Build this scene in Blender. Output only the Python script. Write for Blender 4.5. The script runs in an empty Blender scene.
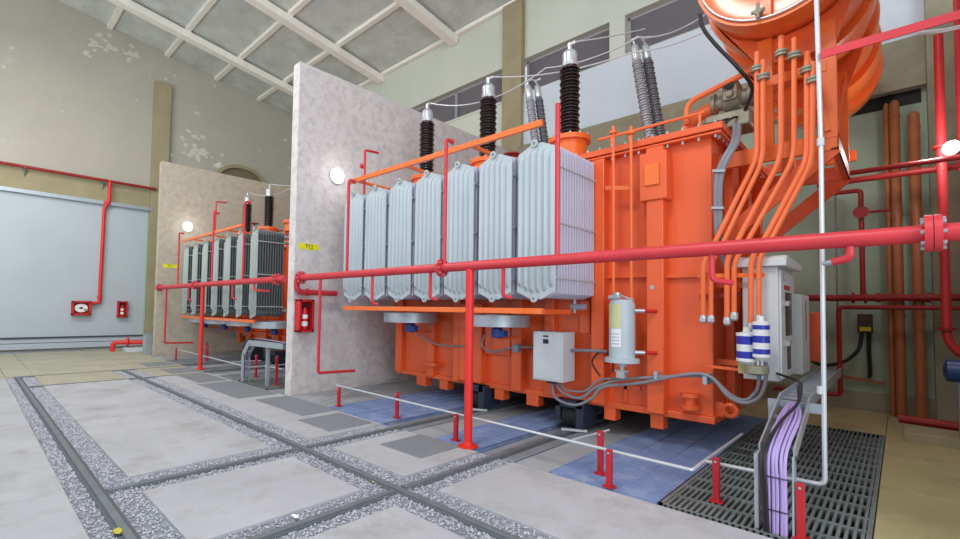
import bpy, math, random
from mathutils import Vector, Matrix
random.seed(7)
S = bpy.context.scene
C = S.collection
PI = math.pi

# ---------------------------------------------------------------- camera
CAM_H = 1.6
YAW, PITCH, ROLL = -7.93067802e-01, 4.12297234e-02, 1.64301376e-02
FPX, CX, CY = 467.825563, 425.7254, 289.648
def cam_axes():
    cy, sy, cp, sp, cr, sr = math.cos(YAW), math.sin(YAW), math.cos(PITCH), math.sin(PITCH), math.cos(ROLL), math.sin(ROLL)
    f = Vector((sy*cp, cy*cp, sp)); rt = Vector((cy, -sy, 0)); up = rt.cross(f)
    return cr*rt + sr*up, -sr*rt + cr*up, f
RT, UP, FW = cam_axes()
cd = bpy.data.cameras.new('camera'); cam = bpy.data.objects.new('camera', cd); C.objects.link(cam)
cam.matrix_world = Matrix(((RT.x, UP.x, -FW.x, 0), (RT.y, UP.y, -FW.y, 0), (RT.z, UP.z, -FW.z, CAM_H), (0, 0, 0, 1)))
cd.sensor_width = 36; cd.lens = 36*FPX/960
cd.shift_x = (480-CX)/960; cd.shift_y = (CY-269.5)/960; cd.clip_start = 0.05
S.camera = cam
def ray(x, y): return FW + RT*((x-CX)/FPX) - UP*((y-CY)/FPX)
def at(x, y, Y):                     # the point of the vertical plane Y seen at pixel x, y
    d = ray(x, y); t = Y/d.y
    return Vector((d.x*t, Y, CAM_H + d.z*t))
def atx(x, y, X):
    d = ray(x, y); t = X/d.x
    return Vector((X, d.y*t, CAM_H + d.z*t))
def atz(x, y, z=0):
    d = ray(x, y); t = (z-CAM_H)/d.z
    return Vector((d.x*t, d.y*t, z))

# ---------------------------------------------------------------- light and exposure
S.view_settings.view_transform = 'Standard'; S.view_settings.look = 'None'
S.view_settings.gamma = 1; S.view_settings.use_curve_mapping = False
S.view_settings.exposure = 0.0
w = bpy.data.worlds.new('world'); S.world = w; w.use_nodes = True
w.node_tree.nodes['Background'].inputs[0].default_value = (0.86, 0.93, 1.0, 1)
w.node_tree.nodes['Background'].inputs[1].default_value = 0.76
def area(name, loc, target, sx, sy, power, col=(1, 1, 1)):
    l = bpy.data.lights.new(name, 'AREA'); l.shape = 'RECTANGLE'; l.size = sx; l.size_y = sy; l.energy = power; l.color = col
    o = bpy.data.objects.new(name, l); C.objects.link(o); o.location = loc
    o.rotation_euler = (Vector(target)-Vector(loc)).to_track_quat('-Z', 'Y').to_euler()
    return o
area('right_fill_light', (7.0, -1.5, 4.2), (-4, 5, 2), 7, 6, 700, (0.90, 0.95, 1.0))  # unseen fill added to light the radiators' right sides
area('high_bay_light_1', (-2.1, -1.6, 10.4), (-2.6, 2.4, 0), 2.0, 2.0, 420, (1.0, 0.99, 0.98))
area('high_bay_light_2', (-12, 0.5, 10.3), (-12, 3.2, 0), 2.0, 2.0, 400, (1.0, 0.99, 0.96))
area('roof_fill_light', (-9, -4.5, 4.5), (-12, 5, 11), 3.0, 1.0, 260, (1.0, 0.99, 0.96))  # added fill aimed upward to brighten the roof, no fitting there
area('high_bay_light_3', (-15, -1.5, 6.5), (-20, 1, 4.0), 1.5, 1.5, 140, (0.94, 1.0, 0.92))

# ---------------------------------------------------------------- materials
def lin(c): return tuple(((v/255)/12.92 if v/255 <= .04045 else ((v/255+.055)/1.055)**2.4) for v in c)
def mat(name, col, rough=.5, metal=0, var=.0, scale=3.0, bump=0, bscale=40, col2=None, cscale=None, thr=(.45, .62), coat=0, emit=0, stretch=None):
    m = bpy.data.materials.new(name); m.use_nodes = True
    nt = m.node_tree; N = nt.nodes; L = nt.links; b = N['Principled BSDF']
    c = lin(col)
    b.inputs['Base Color'].default_value = (*c, 1); b.inputs['Roughness'].default_value = rough; b.inputs['Metallic'].default_value = metal
    if coat: b.inputs['Coat Weight'].default_value = coat; b.inputs['Coat Roughness'].default_value = .15
    if emit: b.inputs['Emission Color'].default_value = (*c, 1); b.inputs['Emission Strength'].default_value = emit
    tc = N.new('ShaderNodeTexCoord'); src = tc.outputs['Object']
    if stretch:
        mp = N.new('ShaderNodeMapping'); mp.inputs['Scale'].default_value = stretch; L.new(src, mp.inputs[0]); src = mp.outputs[0]
    if var or col2:
        n = N.new('ShaderNodeTexNoise'); n.inputs['Scale'].default_value = scale; n.inputs['Detail'].default_value = 8; n.inputs['Roughness'].default_value = .62
        L.new(src, n.inputs['Vector'])
        r = N.new('ShaderNodeValToRGB'); L.new(n.outputs[0], r.inputs[0])
        r.color_ramp.elements[0].position = .3; r.color_ramp.elements[1].position = .7
        r.color_ramp.elements[0].color = (*[v*(1-var) for v in c], 1); r.color_ramp.elements[1].color = (*[min(1, v*(1+var)) for v in c], 1)
        out = r.outputs[0]
        if col2:
            n2 = N.new('ShaderNodeTexNoise'); n2.inputs['Scale'].default_value = cscale or scale; n2.inputs['Detail'].default_value = 10; n2.inputs['Roughness'].default_value = .7
            L.new(src, n2.inputs['Vector'])
            r2 = N.new('ShaderNodeValToRGB'); L.new(n2.outputs[0], r2.inputs[0]); r2.color_ramp.elements[0].position = thr[0]; r2.color_ramp.elements[1].position = thr[1]
            mx = N.new('ShaderNodeMix'); mx.data_type = 'RGBA'; L.new(r2.outputs[0], mx.inputs[0]); L.new(out, mx.inputs[6]); mx.inputs[7].default_value = (*lin(col2), 1); out = mx.outputs[2]
        L.new(out, b.inputs['Base Color'])
    if bump:
        n3 = N.new('ShaderNodeTexNoise'); n3.inputs['Scale'].default_value = bscale; n3.inputs['Detail'].default_value = 5; L.new(src, n3.inputs['Vector'])
        bp = N.new('ShaderNodeBump'); bp.inputs['Strength'].default_value = bump; bp.inputs['Distance'].default_value = .02; L.new(n3.outputs[0], bp.inputs['Height']); L.new(bp.outputs[0], b.inputs['Normal'])
    return m
M = dict(
 orange=mat('orange_paint', (233, 96, 44), .36, var=.06, scale=1.5, coat=.25),
 orange2=mat('bright_orange_paint', (244, 116, 46), .28, var=.04, coat=.35),
 pipe=mat('salmon_orange_pipe_paint', (243, 118, 66), .4, var=.05),
 red=mat('red_pipe_paint', (202, 52, 62), .42, var=.08, scale=4),
 redpost=mat('red_post_paint', (222, 44, 38), .45, var=.08, scale=4),
 darkred=mat('dark_red_pipe_paint', (150, 30, 30), .5, var=.15, scale=5),
 brown=mat('copper_brown_pipe_paint', (164, 100, 58), .45, var=.15, scale=4),
 rad=mat('radiator_grey_paint', (178, 190, 196), .42, var=.03, scale=2),
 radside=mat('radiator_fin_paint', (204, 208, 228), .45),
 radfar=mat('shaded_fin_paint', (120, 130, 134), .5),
 peel=mat('bare_white_plaster', (206, 204, 196), .9),
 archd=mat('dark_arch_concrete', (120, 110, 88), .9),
 riser=mat('crimson_riser_paint', (186, 44, 46), .5, var=.1),
 stub=mat('crimson_post_paint', (186, 32, 44), .5, var=.1),
 strip=mat('grey_strip_concrete', (156, 160, 164), .8, var=.12, scale=1.5),
 radf=mat('shaded_radiator_paint', (158, 168, 165), .5, var=.05, scale=2),  # radiator paint darkened: the far bay's shade is put into the colour
 insull=mat('pale_grey_porcelain', (170, 176, 184), .3, coat=.3),
 slabf=mat('lamp_tinted_floor_concrete', (172, 168, 150), .75, var=.10, scale=.9, col2=(146, 141, 122), cscale=1.6, thr=(.5, .75)),  # floor concrete with the lamps' greenish-yellow cast painted in, far slabs
 wallc=mat('cast_concrete', (212, 207, 206), .85, var=.06, scale=1.2, bump=.25, bscale=14, col2=(192, 187, 186), cscale=6),
 wallf=mat('cast_concrete_tan', (186, 177, 160), .85, var=.06, scale=1.2, bump=.25, bscale=14, col2=(170, 162, 148), cscale=6),
 pillar=mat('olive_concrete', (160, 150, 120), .85, var=.10, scale=2, bump=.2, bscale=20),
 beamc=mat('weathered_concrete', (150, 146, 124), .9, var=.16, scale=2.2, bump=.3, bscale=20),
 plaster=mat('painted_plaster', (180, 175, 164), .8, var=.06, scale=.6, col2=(226, 224, 216), cscale=.9, thr=(.63, .68), bump=.1, bscale=8),
 plaster2=mat('pale_green_plaster', (204, 210, 198), .8, var=.05, scale=.6),
 bluewall=mat('pale_blue_painted_wall', (206, 216, 226), .7, var=.05, scale=.7),
 greenwall=mat('green_grey_wall', (164, 184, 164), .7, var=.06, scale=.7),
 door=mat('pale_blue_grey_door', (182, 191, 199), .6, var=.04, scale=.8),
 slab=mat('floor_concrete', (178, 179, 184), .7, var=.12, scale=.9, bump=.12, bscale=30, col2=(150, 147, 145), cscale=1.6, thr=(.5, .75)),
 slaby=mat('yellowed_floor_concrete', (176, 166, 122), .75, var=.12, scale=1.0, bump=.15, bscale=30, col2=(140, 132, 98), cscale=2.0, thr=(.5, .75)),
 base=mat('grey_mortar', (140, 143, 152), .95, var=.2, scale=20),
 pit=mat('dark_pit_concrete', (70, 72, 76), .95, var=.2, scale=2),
 rail=mat('worn_rail_steel', (116, 122, 126), .5, metal=.2, var=.15, scale=6),
 groove=mat('rail_groove', (96, 100, 106), .9),
 plate=mat('grey_cover_plate', (128, 134, 140), .6, var=.06, scale=4),
 blue=mat('blue_dusted_grating', (126, 146, 188), .6, var=.14, scale=1.6, col2=(166, 176, 200), cscale=4, thr=(.5, .7)),
 grate=mat('galvanised_grating', (128, 138, 138), .5, metal=.35, var=.15, scale=4),
 galv=mat('galvanised_steel', (176, 186, 194), .4, metal=.5, var=.08, scale=12),
 galvp=mat('galvanised_pole', (205, 210, 214), .35, metal=.3),
 purple=mat('purple_cable_sheath', (182, 160, 216), .5),
 blackc=mat('black_cable', (34, 34, 38), .5),
 conduit=mat('grey_conduit', (132, 134, 142), .45, var=.06),
 insul=mat('brown_glazed_porcelain', (44, 30, 32), .25, coat=.5),
 insulg=mat('grey_glazed_porcelain', (112, 118, 126), .3, coat=.3),
 alu=mat('bright_aluminium', (200, 202, 205), .3, metal=.6),
 lightg=mat('light_grey_enamel', (206, 212, 216), .42, var=.03),
 cab=mat('cabinet_grey_paint', (214, 220, 222), .45, var=.03),
 cyl=mat('grey_green_tank_paint', (184, 198, 206), .42, var=.06),
 labely=mat('pale_yellow_label', (206, 212, 160), .6),
 yellow=mat('yellow_sticker', (232, 226, 30), .5),
 dark=mat('dark_glass', (38, 34, 44), .2),
 black=mat('black_rubber', (26, 26, 28), .7),
 navy=mat('navy_bogie_paint', (42, 50, 70), .5),
 fanb=mat('blue_motor_paint', (30, 72, 150), .4),
 bluedk=mat('blue_pump_paint', (30, 66, 120), .35),
 white=mat('white_paint', (228, 230, 230), .5),
 label_blue=mat('blue_breather_band', (40, 50, 170), .3),
 redbox=mat('signal_red_box', (204, 30, 34), .4),
 redin=mat('dark_red_box_lining', (140, 20, 26), .5),
 louvre=mat('dark_louvre', (182, 178, 184), .5),
 frame=mat('window_frame_grey', (150, 154, 158), .5),
 roof=mat('roof_sheet', (208, 214, 211), .7, var=.14, scale=1.2, col2=(188, 192, 186), cscale=1.5, thr=(.5, .7)),
 beamw=mat('cream_steel', (250, 247, 238), .6, var=.05, scale=3),
 lamp=mat('lamp_glow', (255, 255, 250), .5, emit=9),
 brass=mat('tan_metal', (180, 170, 120), .4, metal=.3),
 valve=mat('cast_valve_grey', (150, 148, 130), .5, metal=.3, var=.2, scale=10),
 leaf=mat('yellow_leaf', (196, 184, 70), .7), paper=mat('white_paper', (240, 242, 245), .7),
 ink=mat('dark_print', (40, 40, 44), .6), redink=mat('red_print', (180, 40, 50), .6),
)
def peb():
    m = bpy.data.materials.new('exposed_pebbles'); m.use_nodes = True; N = m.node_tree.nodes; L = m.node_tree.links
    g = N.new('ShaderNodeNewGeometry'); r = N.new('ShaderNodeValToRGB'); L.new(g.outputs['Random Per Island'], r.inputs[0])
    e = r.color_ramp.elements; e[0].color = (*lin((128, 132, 144)), 1); e[1].color = (*lin((200, 202, 210)), 1)
    L.new(r.outputs[0], N['Principled BSDF'].inputs['Base Color']); N['Principled BSDF'].inputs['Roughness'].default_value = .7
    return m
M['pebble'] = peb()

# ---------------------------------------------------------------- mesh helpers
OFF = {}
class MB:
    def __init__(s): s.v = []; s.f = []
    def add(s, vs, fs):
        n = len(s.v); s.v += [Vector(v) for v in vs]; s.f += [tuple(i+n for i in f) for f in fs]; return s
    def box(s, a, b):
        x0, x1 = sorted((a[0], b[0])); y0, y1 = sorted((a[1], b[1])); z0, z1 = sorted((a[2], b[2]))
        return s.add([(x0,y0,z0),(x1,y0,z0),(x1,y1,z0),(x0,y1,z0),(x0,y0,z1),(x1,y0,z1),(x1,y1,z1),(x0,y1,z1)],
                     [(0,3,2,1),(4,5,6,7),(0,1,5,4),(1,2,6,5),(2,3,7,6),(3,0,4,7)])
    def bar(s, p, q, w, h, up=(0, 0, 1)):          # rectangular bar from p to q, w across, h along up
        p, q = Vector(p), Vector(q); d = (q-p).normalized(); u = Vector(up); sd = d.cross(u)
        if sd.length < 1e-4: sd = d.cross(Vector((0, 1, 0)))
        sd.normalize(); u = sd.cross(d).normalized(); a = sd*w/2; b = u*h/2
        return s.add([p-a-b, p+a-b, p+a+b, p-a+b, q-a-b, q+a-b, q+a+b, q-a+b], [(0,1,2,3),(4,7,6,5),(0,4,5,1),(1,5,6,2),(2,6,7,3),(3,7,4,0)])
    def prism(s, poly, d):                          # planar polygon pushed along d
        d = Vector(d); n = len(poly); P = [Vector(p) for p in poly]
        nv = (P[1]-P[0]).cross(P[2]-P[1])
        if nv.dot(d) > 0: P = P[::-1]
        return s.add(P+[p+d for p in P], [tuple(range(n)), tuple(range(2*n-1, n-1, -1))]+[(i, i+n, (i+1) % n+n, (i+1) % n) for i in range(n)])
    def ring(s, c, d, r, n):
        d = Vector(d).normalized(); a = d.orthogonal().normalized(); b = d.cross(a)
        return [Vector(c)+a*r*math.cos(2*PI*i/n)+b*r*math.sin(2*PI*i/n) for i in range(n)]
    def lathe(s, prof, o, d=(0, 0, 1), n=24):       # prof: (distance along d, radius)
        d = Vector(d).normalized(); a = d.orthogonal().normalized(); b = d.cross(a); k = len(s.v); o = Vector(o)
        for t, r in prof:
            s.v += [o+d*t+(a*math.cos(2*PI*i/n)+b*math.sin(2*PI*i/n))*max(r, 1e-4) for i in range(n)]
        for j in range(len(prof)-1):
            for i in range(n):
                i2 = (i+1) % n; s.f.append((k+j*n+i, k+j*n+i2, k+(j+1)*n+i2, k+(j+1)*n+i))
        s.f.append(tuple(k+i for i in range(n))[::-1]); m = k+(len(prof)-1)*n; s.f.append(tuple(m+i for i in range(n)))
        return s
    def cyl(s, p, q, r, n=12, r2=None):
        p, q = Vector(p), Vector(q); return s.lathe([(0, r), ((q-p).length, r if r2 is None else r2)], p, q-p, n)
    def tube(s, pts, r, n=8, bend=0):
        P = [Vector(p) for p in pts]
        if bend:
            Q = [P[0]]
            for i in range(1, len(P)-1):
                a, b = P[i-1]-P[i], P[i+1]-P[i]; t = min(bend, a.length*.48, b.length*.48); a.normalize(); b.normalize()
                p0, p2 = P[i]+a*t, P[i]+b*t
                for k in range(6):
                    u = k/5; Q.append(p0*(1-u)**2+P[i]*2*u*(1-u)+p2*u*u)
            Q.append(P[-1]); P = Q
        k = len(s.v); d0 = (P[1]-P[0]).normalized(); a = d0.orthogonal().normalized()
        for i, p in enumerate(P):
            d = ((P[min(i+1, len(P)-1)]-P[i]).normalized()+(P[i]-P[max(i-1, 0)]).normalized())
            d = d.normalized() if d.length > 1e-6 else d0
            a = (a-d*a.dot(d)).normalized(); b = d.cross(a)
            s.v += [p+(a*math.cos(2*PI*j/n)+b*math.sin(2*PI*j/n))*r for j in range(n)]
        for i in range(len(P)-1):
            for j in range(n):
                j2 = (j+1) % n; s.f.append((k+i*n+j, k+i*n+j2, k+(i+1)*n+j2, k+(i+1)*n+j))
        s.f.append(tuple(k+j for j in range(n))[::-1]); m = k+(len(P)-1)*n; s.f.append(tuple(m+j for j in range(n)))
        return s
    def build(s, name, m, parent=None, bevel=0, smooth=True, loc=None):
        off = OFF[parent] if parent is not None else Vector(loc or (0, 0, 0))
        me = bpy.data.meshes.new(name); me.from_pydata([v-off for v in s.v], [], s.f); me.materials.append(M[m] if isinstance(m, str) else m); me.update()
        if smooth: me.shade_smooth(); me.set_sharp_from_angle(angle=math.radians(32))
        o = bpy.data.objects.new(name, me); C.objects.link(o)
        if parent is not None: o.parent = parent
        else: o.location = off
        OFF[o] = off
        if bevel:
            b = o.modifiers.new('bevel', 'BEVEL'); b.width = bevel; b.segments = 2; b.limit_method = 'ANGLE'
        return o
def thing(name, loc, label, cat, group=None):
    o = bpy.data.objects.new(name, None); o.empty_display_size = .1; C.objects.link(o); o.location = loc; OFF[o] = Vector(loc)
    return tag(o, label, cat, group)
def tag(o, label, cat, group=None):
    o['label'] = label; o['category'] = cat
    if group: o['group'] = group
    return o
def struct(name, mb, m, **k):
    o = mb.build(name, m, **k)
    if o.parent is None: o['kind'] = 'structure'
    return o
def stuff(o): o['kind'] = 'stuff'; return o
def catmull(P, k=6):
    P = [Vector(p) for p in P]; Q = [P[0]*2-P[1]]+P+[P[-1]*2-P[-2]]; out = []
    for i in range(1, len(Q)-2):
        a, b, c, d = Q[i-1:i+3]
        for j in range(k):
            t = j/k; out.append(.5*((2*b)+(c-a)*t+(2*a-5*b+4*c-d)*t*t+(3*b-a-3*c+d)*t**3))
    out.append(P[-1]); return out
def text(s, parent, m, size, mtx, name='lettering', depth=.001):
    cu = bpy.data.curves.new(name, 'FONT'); cu.body = s; cu.size = size; cu.extrude = depth; cu.align_x = 'CENTER'; cu.align_y = 'CENTER'
    t = bpy.data.objects.new('t', cu); C.objects.link(t); bpy.context.view_layer.update()
    me = bpy.data.meshes.new_from_object(t); bpy.data.objects.remove(t)
    me.materials.clear(); me.materials.append(M[m]); me.transform(mtx)
    me.transform(Matrix.Translation(-OFF[parent])); me.name = name
    o = bpy.data.objects.new(name, me); C.objects.link(o); o.parent = parent; OFF[o] = OFF[parent]; return o

XL, YB = -20.0, 11.1
WALLX = -7.82
ROOF = lambda y: 12.1-.1415*y
SP = -8.5                                    # from one bay to the next

# ---------------------------------------------------------------- floor
CB = [(-13.40, -13.26), (-11.75, -11.61), (-5.08, -4.60), (-3.37, -2.92)]       # cross rail bands
fl = MB()
for x0, x1, y0, y1 in [(XL, 1.2, -6, 4.22), (XL, -16.6, 4.22, YB), (-8.66, -7.6, 4.22, YB), (-.17, 1.2, 4.22, YB), (XL, 1.2, 8.9, YB)]: fl.box((x0, y0, -.6), (x1, y1, -.03))
floor = struct('floor', fl, 'base')
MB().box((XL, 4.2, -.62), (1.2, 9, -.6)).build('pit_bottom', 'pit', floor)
def slab(x0, x1, y0, y1, m='slab'):
    if m == 'slab' and x1 < -11.5: m = 'slabf'
    g = .004
    MB().box((x0+g, y0+g, -.05), (x1-g, y1-g, random.uniform(-.002, .001))).build('concrete_slab', m, floor, bevel=.006)
for x0, x1 in [(-20, -16.7), (-16.7, -13.4), (-13.4, -9.2), (-9.2, -5.0), (-5.0, -.8), (-.8, 1.2)]:
    slab(x0, x1, -6, -2.6); slab(x0, x1, -2.6, .68)
R1 = [(-20, -16.7), (-16.7, -13.4), (-13.26, -11.75), (-11.61, -5.08), (-4.60, -3.37), (-2.92, 1.2)]
for x0, x1 in R1: slab(x0, x1, 1.15, 2.57)
for x0, x1 in [(-20, -16.7), (-16.7, -13.4)]: slab(x0, x1, .68, 1.15); slab(x0, x1, 2.57, 3.07)
for x0, x1 in [(-20, -16.7), (-16.7, -13.4), (-13.26, -11.75), (-11.61, -7.6), (-7.6, -5.08), (-4.60, -3.37), (-2.92, -.3), (-.3, 1.2)]: slab(x0, x1, 3.07, 4.2)
for x0, x1 in [(-20, -16.6)]: slab(x0, x1, 4.22, 7.6); slab(x0, x1, 7.6, YB)
for y0, y1 in [(4.2, 6.2), (6.2, 8.4), (8.4, YB)]: slab(-.172, 1.2, y0, y1, 'slaby')
slab(-7.82, -.17, 8.9, YB, 'slaby'); slab(-16.4, -8.3, 8.9, YB, 'slaby')
# pebble bands
def pebbles(rects, name):
    V = []; F = []
    for x0, x1, y0, y1 in rects:
        n = int((x1-x0)*(y1-y0)*2000)
        for _ in range(n):
            x, y = random.uniform(x0, x1), random.uniform(y0, y1)
            a, b, h, t = random.uniform(.008, .016), random.uniform(.006, .012), random.uniform(.008, .015), random.uniform(0, PI)
            c, s_ = math.cos(t), math.sin(t); k = len(V); z = -.024
            V += [(x+a*c, y+a*s_, z), (x-b*s_, y+b*c, z), (x-a*c, y-a*s_, z), (x+b*s_, y-b*c, z), (x, y, z+h)]
            F += [(k, k+1, k+4), (k+1, k+2, k+4), (k+2, k+3, k+4), (k+3, k, k+4)]
    me = bpy.data.meshes.new(name); me.from_pydata(V, [], F); me.materials.append(M['pebble']); me.shade_smooth()
    o = bpy.data.objects.new(name, me); C.objects.link(o); o.parent = floor; stuff(o)
rc = []
for yc, y0, y1 in ((.88, .68, 1.15), (2.83, 2.57, 3.07)):
    rc += [(-13.38, 1.2, y0, yc-.06), (-13.38, 1.2, yc+.06, y1)]
for (x0, x1), xc in ((CB[2], -4.83), (CB[3], -3.16)):
    for a, b in ((1.15, 2.57), (3.07, 4.22)): rc += [(x0, xc-.06, a, b), (xc+.06, x1, a, b)]
pebbles(rc, 'pebble_band')
def railx(y, x0, x1):
    MB().box((x0, y-.06, -.04), (x1, y+.06, -.018)).build('rail_groove', 'groove', floor)
    MB().box((x0, y-.028, -.04), (x1, y+.028, .001)).build('floor_rail', 'rail', floor, bevel=.004)
def raily(x, y0, y1):
    MB().box((x-.06, y0, -.04), (x+.06, y1, -.017)).build('rail_groove', 'groove', floor)
    MB().box((x-.027, y0, -.04), (x+.027, y1, .0015)).build('floor_rail', 'rail', floor, bevel=.004)
railx(.88, -13.4, 1.2); railx(2.83, -13.4, 1.2)
for x in (-13.33, -11.68, -4.83, -3.17):
    raily(x, .94, 2.77); raily(x, 2.89, 4.22)
# bays: rail plinths, gratings, cover plates
def bay(dx):
    far = dx < -1; bm = 'plate' if far else 'blue'
    for x in (-4.83, -3.17):
        MB().box((x-.25+dx, 4.22, -.6), (x+.25+dx, 8.9, -.045)).build('rail_plinth', 'base', floor)
        MB().box((x-.04+dx, 4.22, -.1), (x+.04+dx, 8.9, .0)).build('floor_rail', 'rail', floor)
        MB().box((x+.13+dx, 4.22, -.1), (x+.25+dx, 8.9, 0.0)).build('plinth_kerb', 'plate', floor, bevel=.01)
    for x0, x1 in ((-7.8, -6.5), (-4.56, -4.12), (-2.9, -2.5)):
        y = 4.24
        while y < 8.8:
            y1 = min(y+1.55, 8.9); MB().box((x0+dx, y, -.06), (x1-.006+dx, y1-.006, -.012)).build('concrete_strip', 'strip', floor, bevel=.004); y = y1
    for x0, x1 in ((-6.5, -5.1), (-4.12, -3.44), (-2.5, -1.47)):
        n = max(1, round((x1-x0)/.9)); y = 4.24; j = 0
        while y < 8.8:
            y1 = min(y+1.14, 8.9)
            for i in range(n):
                a, b = x0+(x1-x0)*i/n+.006+dx, x0+(x1-x0)*(i+1)/n-.006+dx
                p = MB().box((a, y+.006, -.055), (b, y1-.006, -.02)).build('grating_panel', bm, floor)
                g = MB(); k = int((y1-y)/.045)
                for q in range(k): g.box((a, y+.01+q*.045, -.02), (b, y+.034+q*.045, -.004))
                for q in range(4): g.box((a+(b-a)*q/3-.008*(q > 0), y+.006, -.02), (a+(b-a)*q/3+.008*(q < 3), y1-.006, -.001))
                stuff(g.build('grating_bars', bm, p, smooth=False))
            y = y1; j += 1
    # dark walkway grating
    x0, x1, y0, y1 = -1.46+dx, -.175+dx, 4.24, 8.88
    f = MB(); f.box((x0, y0, -.06), (x0+.03, y1, 0)); f.box((x1-.03, y0, -.06), (x1, y1, 0)); f.box((x0, y0, -.06), (x1, y0+.03, 0)); f.box((x0, y1-.03, -.06), (x1, y1, 0))
    f.build('grating_frame', 'grate', floor)
    rows = 15; dy = (y1-y0)/rows
    for i in range(rows):
        a = y0+i*dy
        MB().box((x0+.03, a+dy-.03, -.05), (x1-.03, a+dy, .003)).build('grating_bar', 'grate', floor)
        if i % 3 == 0:
            g = MB(); k = int((x1-x0-.075)/.044)+1
            for r in range(3):
                for q in range(k):
                    xx = x0+.04+q*.044; g.box((xx, a+r*dy, -.04), (xx+.020, a+r*dy+dy-.03, -.002))
            stuff(g.build('grating_slats', 'grate', floor, smooth=False))
    # cover plates
    pl = [(-4.32, -3.63, 3.54, 4.2), (-6.0, -5.2, 3.42, 4.12), (-7.75, -6.2, 3.6, 4.2)]
    if far: pl = [(-4.32, -3.40, 3.5, 4.2), (-3.0, -1.7, 3.5, 4.1), (-6.0, -5.12, 3.42, 4.12), (-1.5, .45, 3.42, 4.15)]
    for a, b, c, d in pl: MB().box((a+dx, c, -.01), (b+dx, d, .008)).build('cover_plate', 'plate', floor, bevel=.003)
bay(0); bay(SP)
MB().box((.0, 8.7, -.01), (1.1, 9.3, .12)).build('floor_kerb', 'pillar', floor, bevel=.01)

# ---------------------------------------------------------------- walls
def wall_solid(name, a, b, m): return struct(name, MB().box(a, b), m)
wl = wall_solid('wall_left', (XL-.3, -6, -.05), (XL, YB+.3, 12.9), 'plaster')
MB().box((XL, 4.85, 0), (XL+.22, 5.42, 10.15)).build('column', 'pillar', wl, bevel=.01)
MB().box((XL, -6, 5.22), (XL+.12, 4.85, 5.95)).build('lintel_beam', 'pillar', wl, bevel=.01)
arc = MB(); n = 14; pts = []
for i in range(n+1):
    a = PI*i/n; pts.append((math.cos(a), math.sin(a)))
for i in range(n):
    (c0, s0), (c1, s1) = pts[i], pts[i+1]
    P = [(XL, 8.33+1.12*c0, 6.9+.78*s0), (XL, 8.33+1.12*c1, 6.9+.78*s1), (XL, 8.33+.98*c1, 6.9+.64*s1), (XL, 8.33+.98*c0, 6.9+.64*s0)]
    arc.prism(P, (.12, 0, 0))
arc.build('arch_moulding', 'pillar', wl)
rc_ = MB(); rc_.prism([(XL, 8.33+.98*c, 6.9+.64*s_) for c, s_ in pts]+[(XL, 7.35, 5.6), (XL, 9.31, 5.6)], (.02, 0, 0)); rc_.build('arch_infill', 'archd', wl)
def patches(cl, n, sx, sy, r):
    q = MB()
    for _ in range(n):
        a = atx(cl[0]+random.gauss(0, sx), cl[1]+random.gauss(0, sy), XL); rr = r*random.uniform(.3, 1.2); k = 9
        q.prism([(XL-.001, a.y+rr*random.uniform(.5, 1.2)*math.cos(2*PI*i/k), a.z+rr*.7*random.uniform(.5, 1.2)*math.sin(2*PI*i/k)) for i in range(k)], (random.uniform(.003, .008), 0, 0))
    stuff(q.build('peeled_paint', 'peel', wl, smooth=False))
patches((98, 44), 26, 10, 6, .10); patches((128, 56), 16, 7, 5, .11); patches((192, 140), 14, 8, 8, .12); patches((200, 153), 30, 8, 3, .13); patches((172, 78), 8, 12, 6, .07)
# big sliding door in the left wall
d1 = struct('door_1', MB().box((XL+.02, -6, .28), (XL+.10, 4.78, 5.12)), 'door')
for y in (-4, -1.8, .4, 2.6): MB().box((XL+.10, y-.01, .3), (XL+.104, y+.01, 5.1)).build('panel_seam', 'door', d1)
MB().box((XL+.02, -6, .08), (XL+.12, 4.8, .26)).build('bottom_rail', 'door', d1)
MB().box((XL+.10, -6, .42), (XL+.14, 4.8, .47)).build('guide_strip', 'pit', d1)
MB().box((XL+.02, 4.78, .1), (XL+.12, 4.84, 5.2)).build('edge_strip', 'greenwall', d1)
MB().box((XL, -6, 5.12), (XL+.24, 4.9, 5.24)).build('track', 'galv', d1)
MB().box((XL, -6, 0), (XL+.5, 3.9, .012)).build('threshold', 'base', d1)

wb = wall_solid('wall_back', (XL, YB, -.05), (1.5, YB+.4, 7.78), 'plaster2')
MB().box((XL, YB, 8.78), (1.5, YB+.4, 11.4)).build('upper_wall', 'plaster2', wb)
for x0, x1 in ((-20, -12.2), (-4.94, -4.56), (.35, 1.5)): MB().box((x0, YB, 7.78), (x1, YB+.4, 8.78)).build('pier', 'plaster2', wb)
MB().box((-8.06, YB-.18, 0), (-7.40, YB+.02, 10.5)).build('column', 'pillar', wb, bevel=.01)
MB().box((-8.17-8.5, YB-.18, 0), (-7.46-8.5, YB+.02, 10.5)).build('column', 'pillar', wb, bevel=.01)
MB().box((.36, YB-.3, 0), (1.3, YB+.02, 10.5)).build('column', 'beamc', wb, bevel=.01)
MB().box((-7.46, YB-.05, 6.2), (.36, YB+.01, 7.74)).build('painted_panel', 'bluewall', wb)
MB().box((-7.46, YB-.22, 5.36), (.36, YB+.01, 6.2)).build('concrete_beam', 'beamc', wb, bevel=.01)
MB().box((-7.46, YB-.04, 0), (.36, YB+.01, 5.36)).build('lower_panel', 'greenwall', wb)
MB().box((-1.6, YB-.05, 5.13), (.3, YB-.03, 5.36)).build('beam_slot', 'black', wb)
MB().box((-7.46, YB-.12, 0), (.36, YB-.03, .3)).build('plinth', 'beamc', wb)
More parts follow.
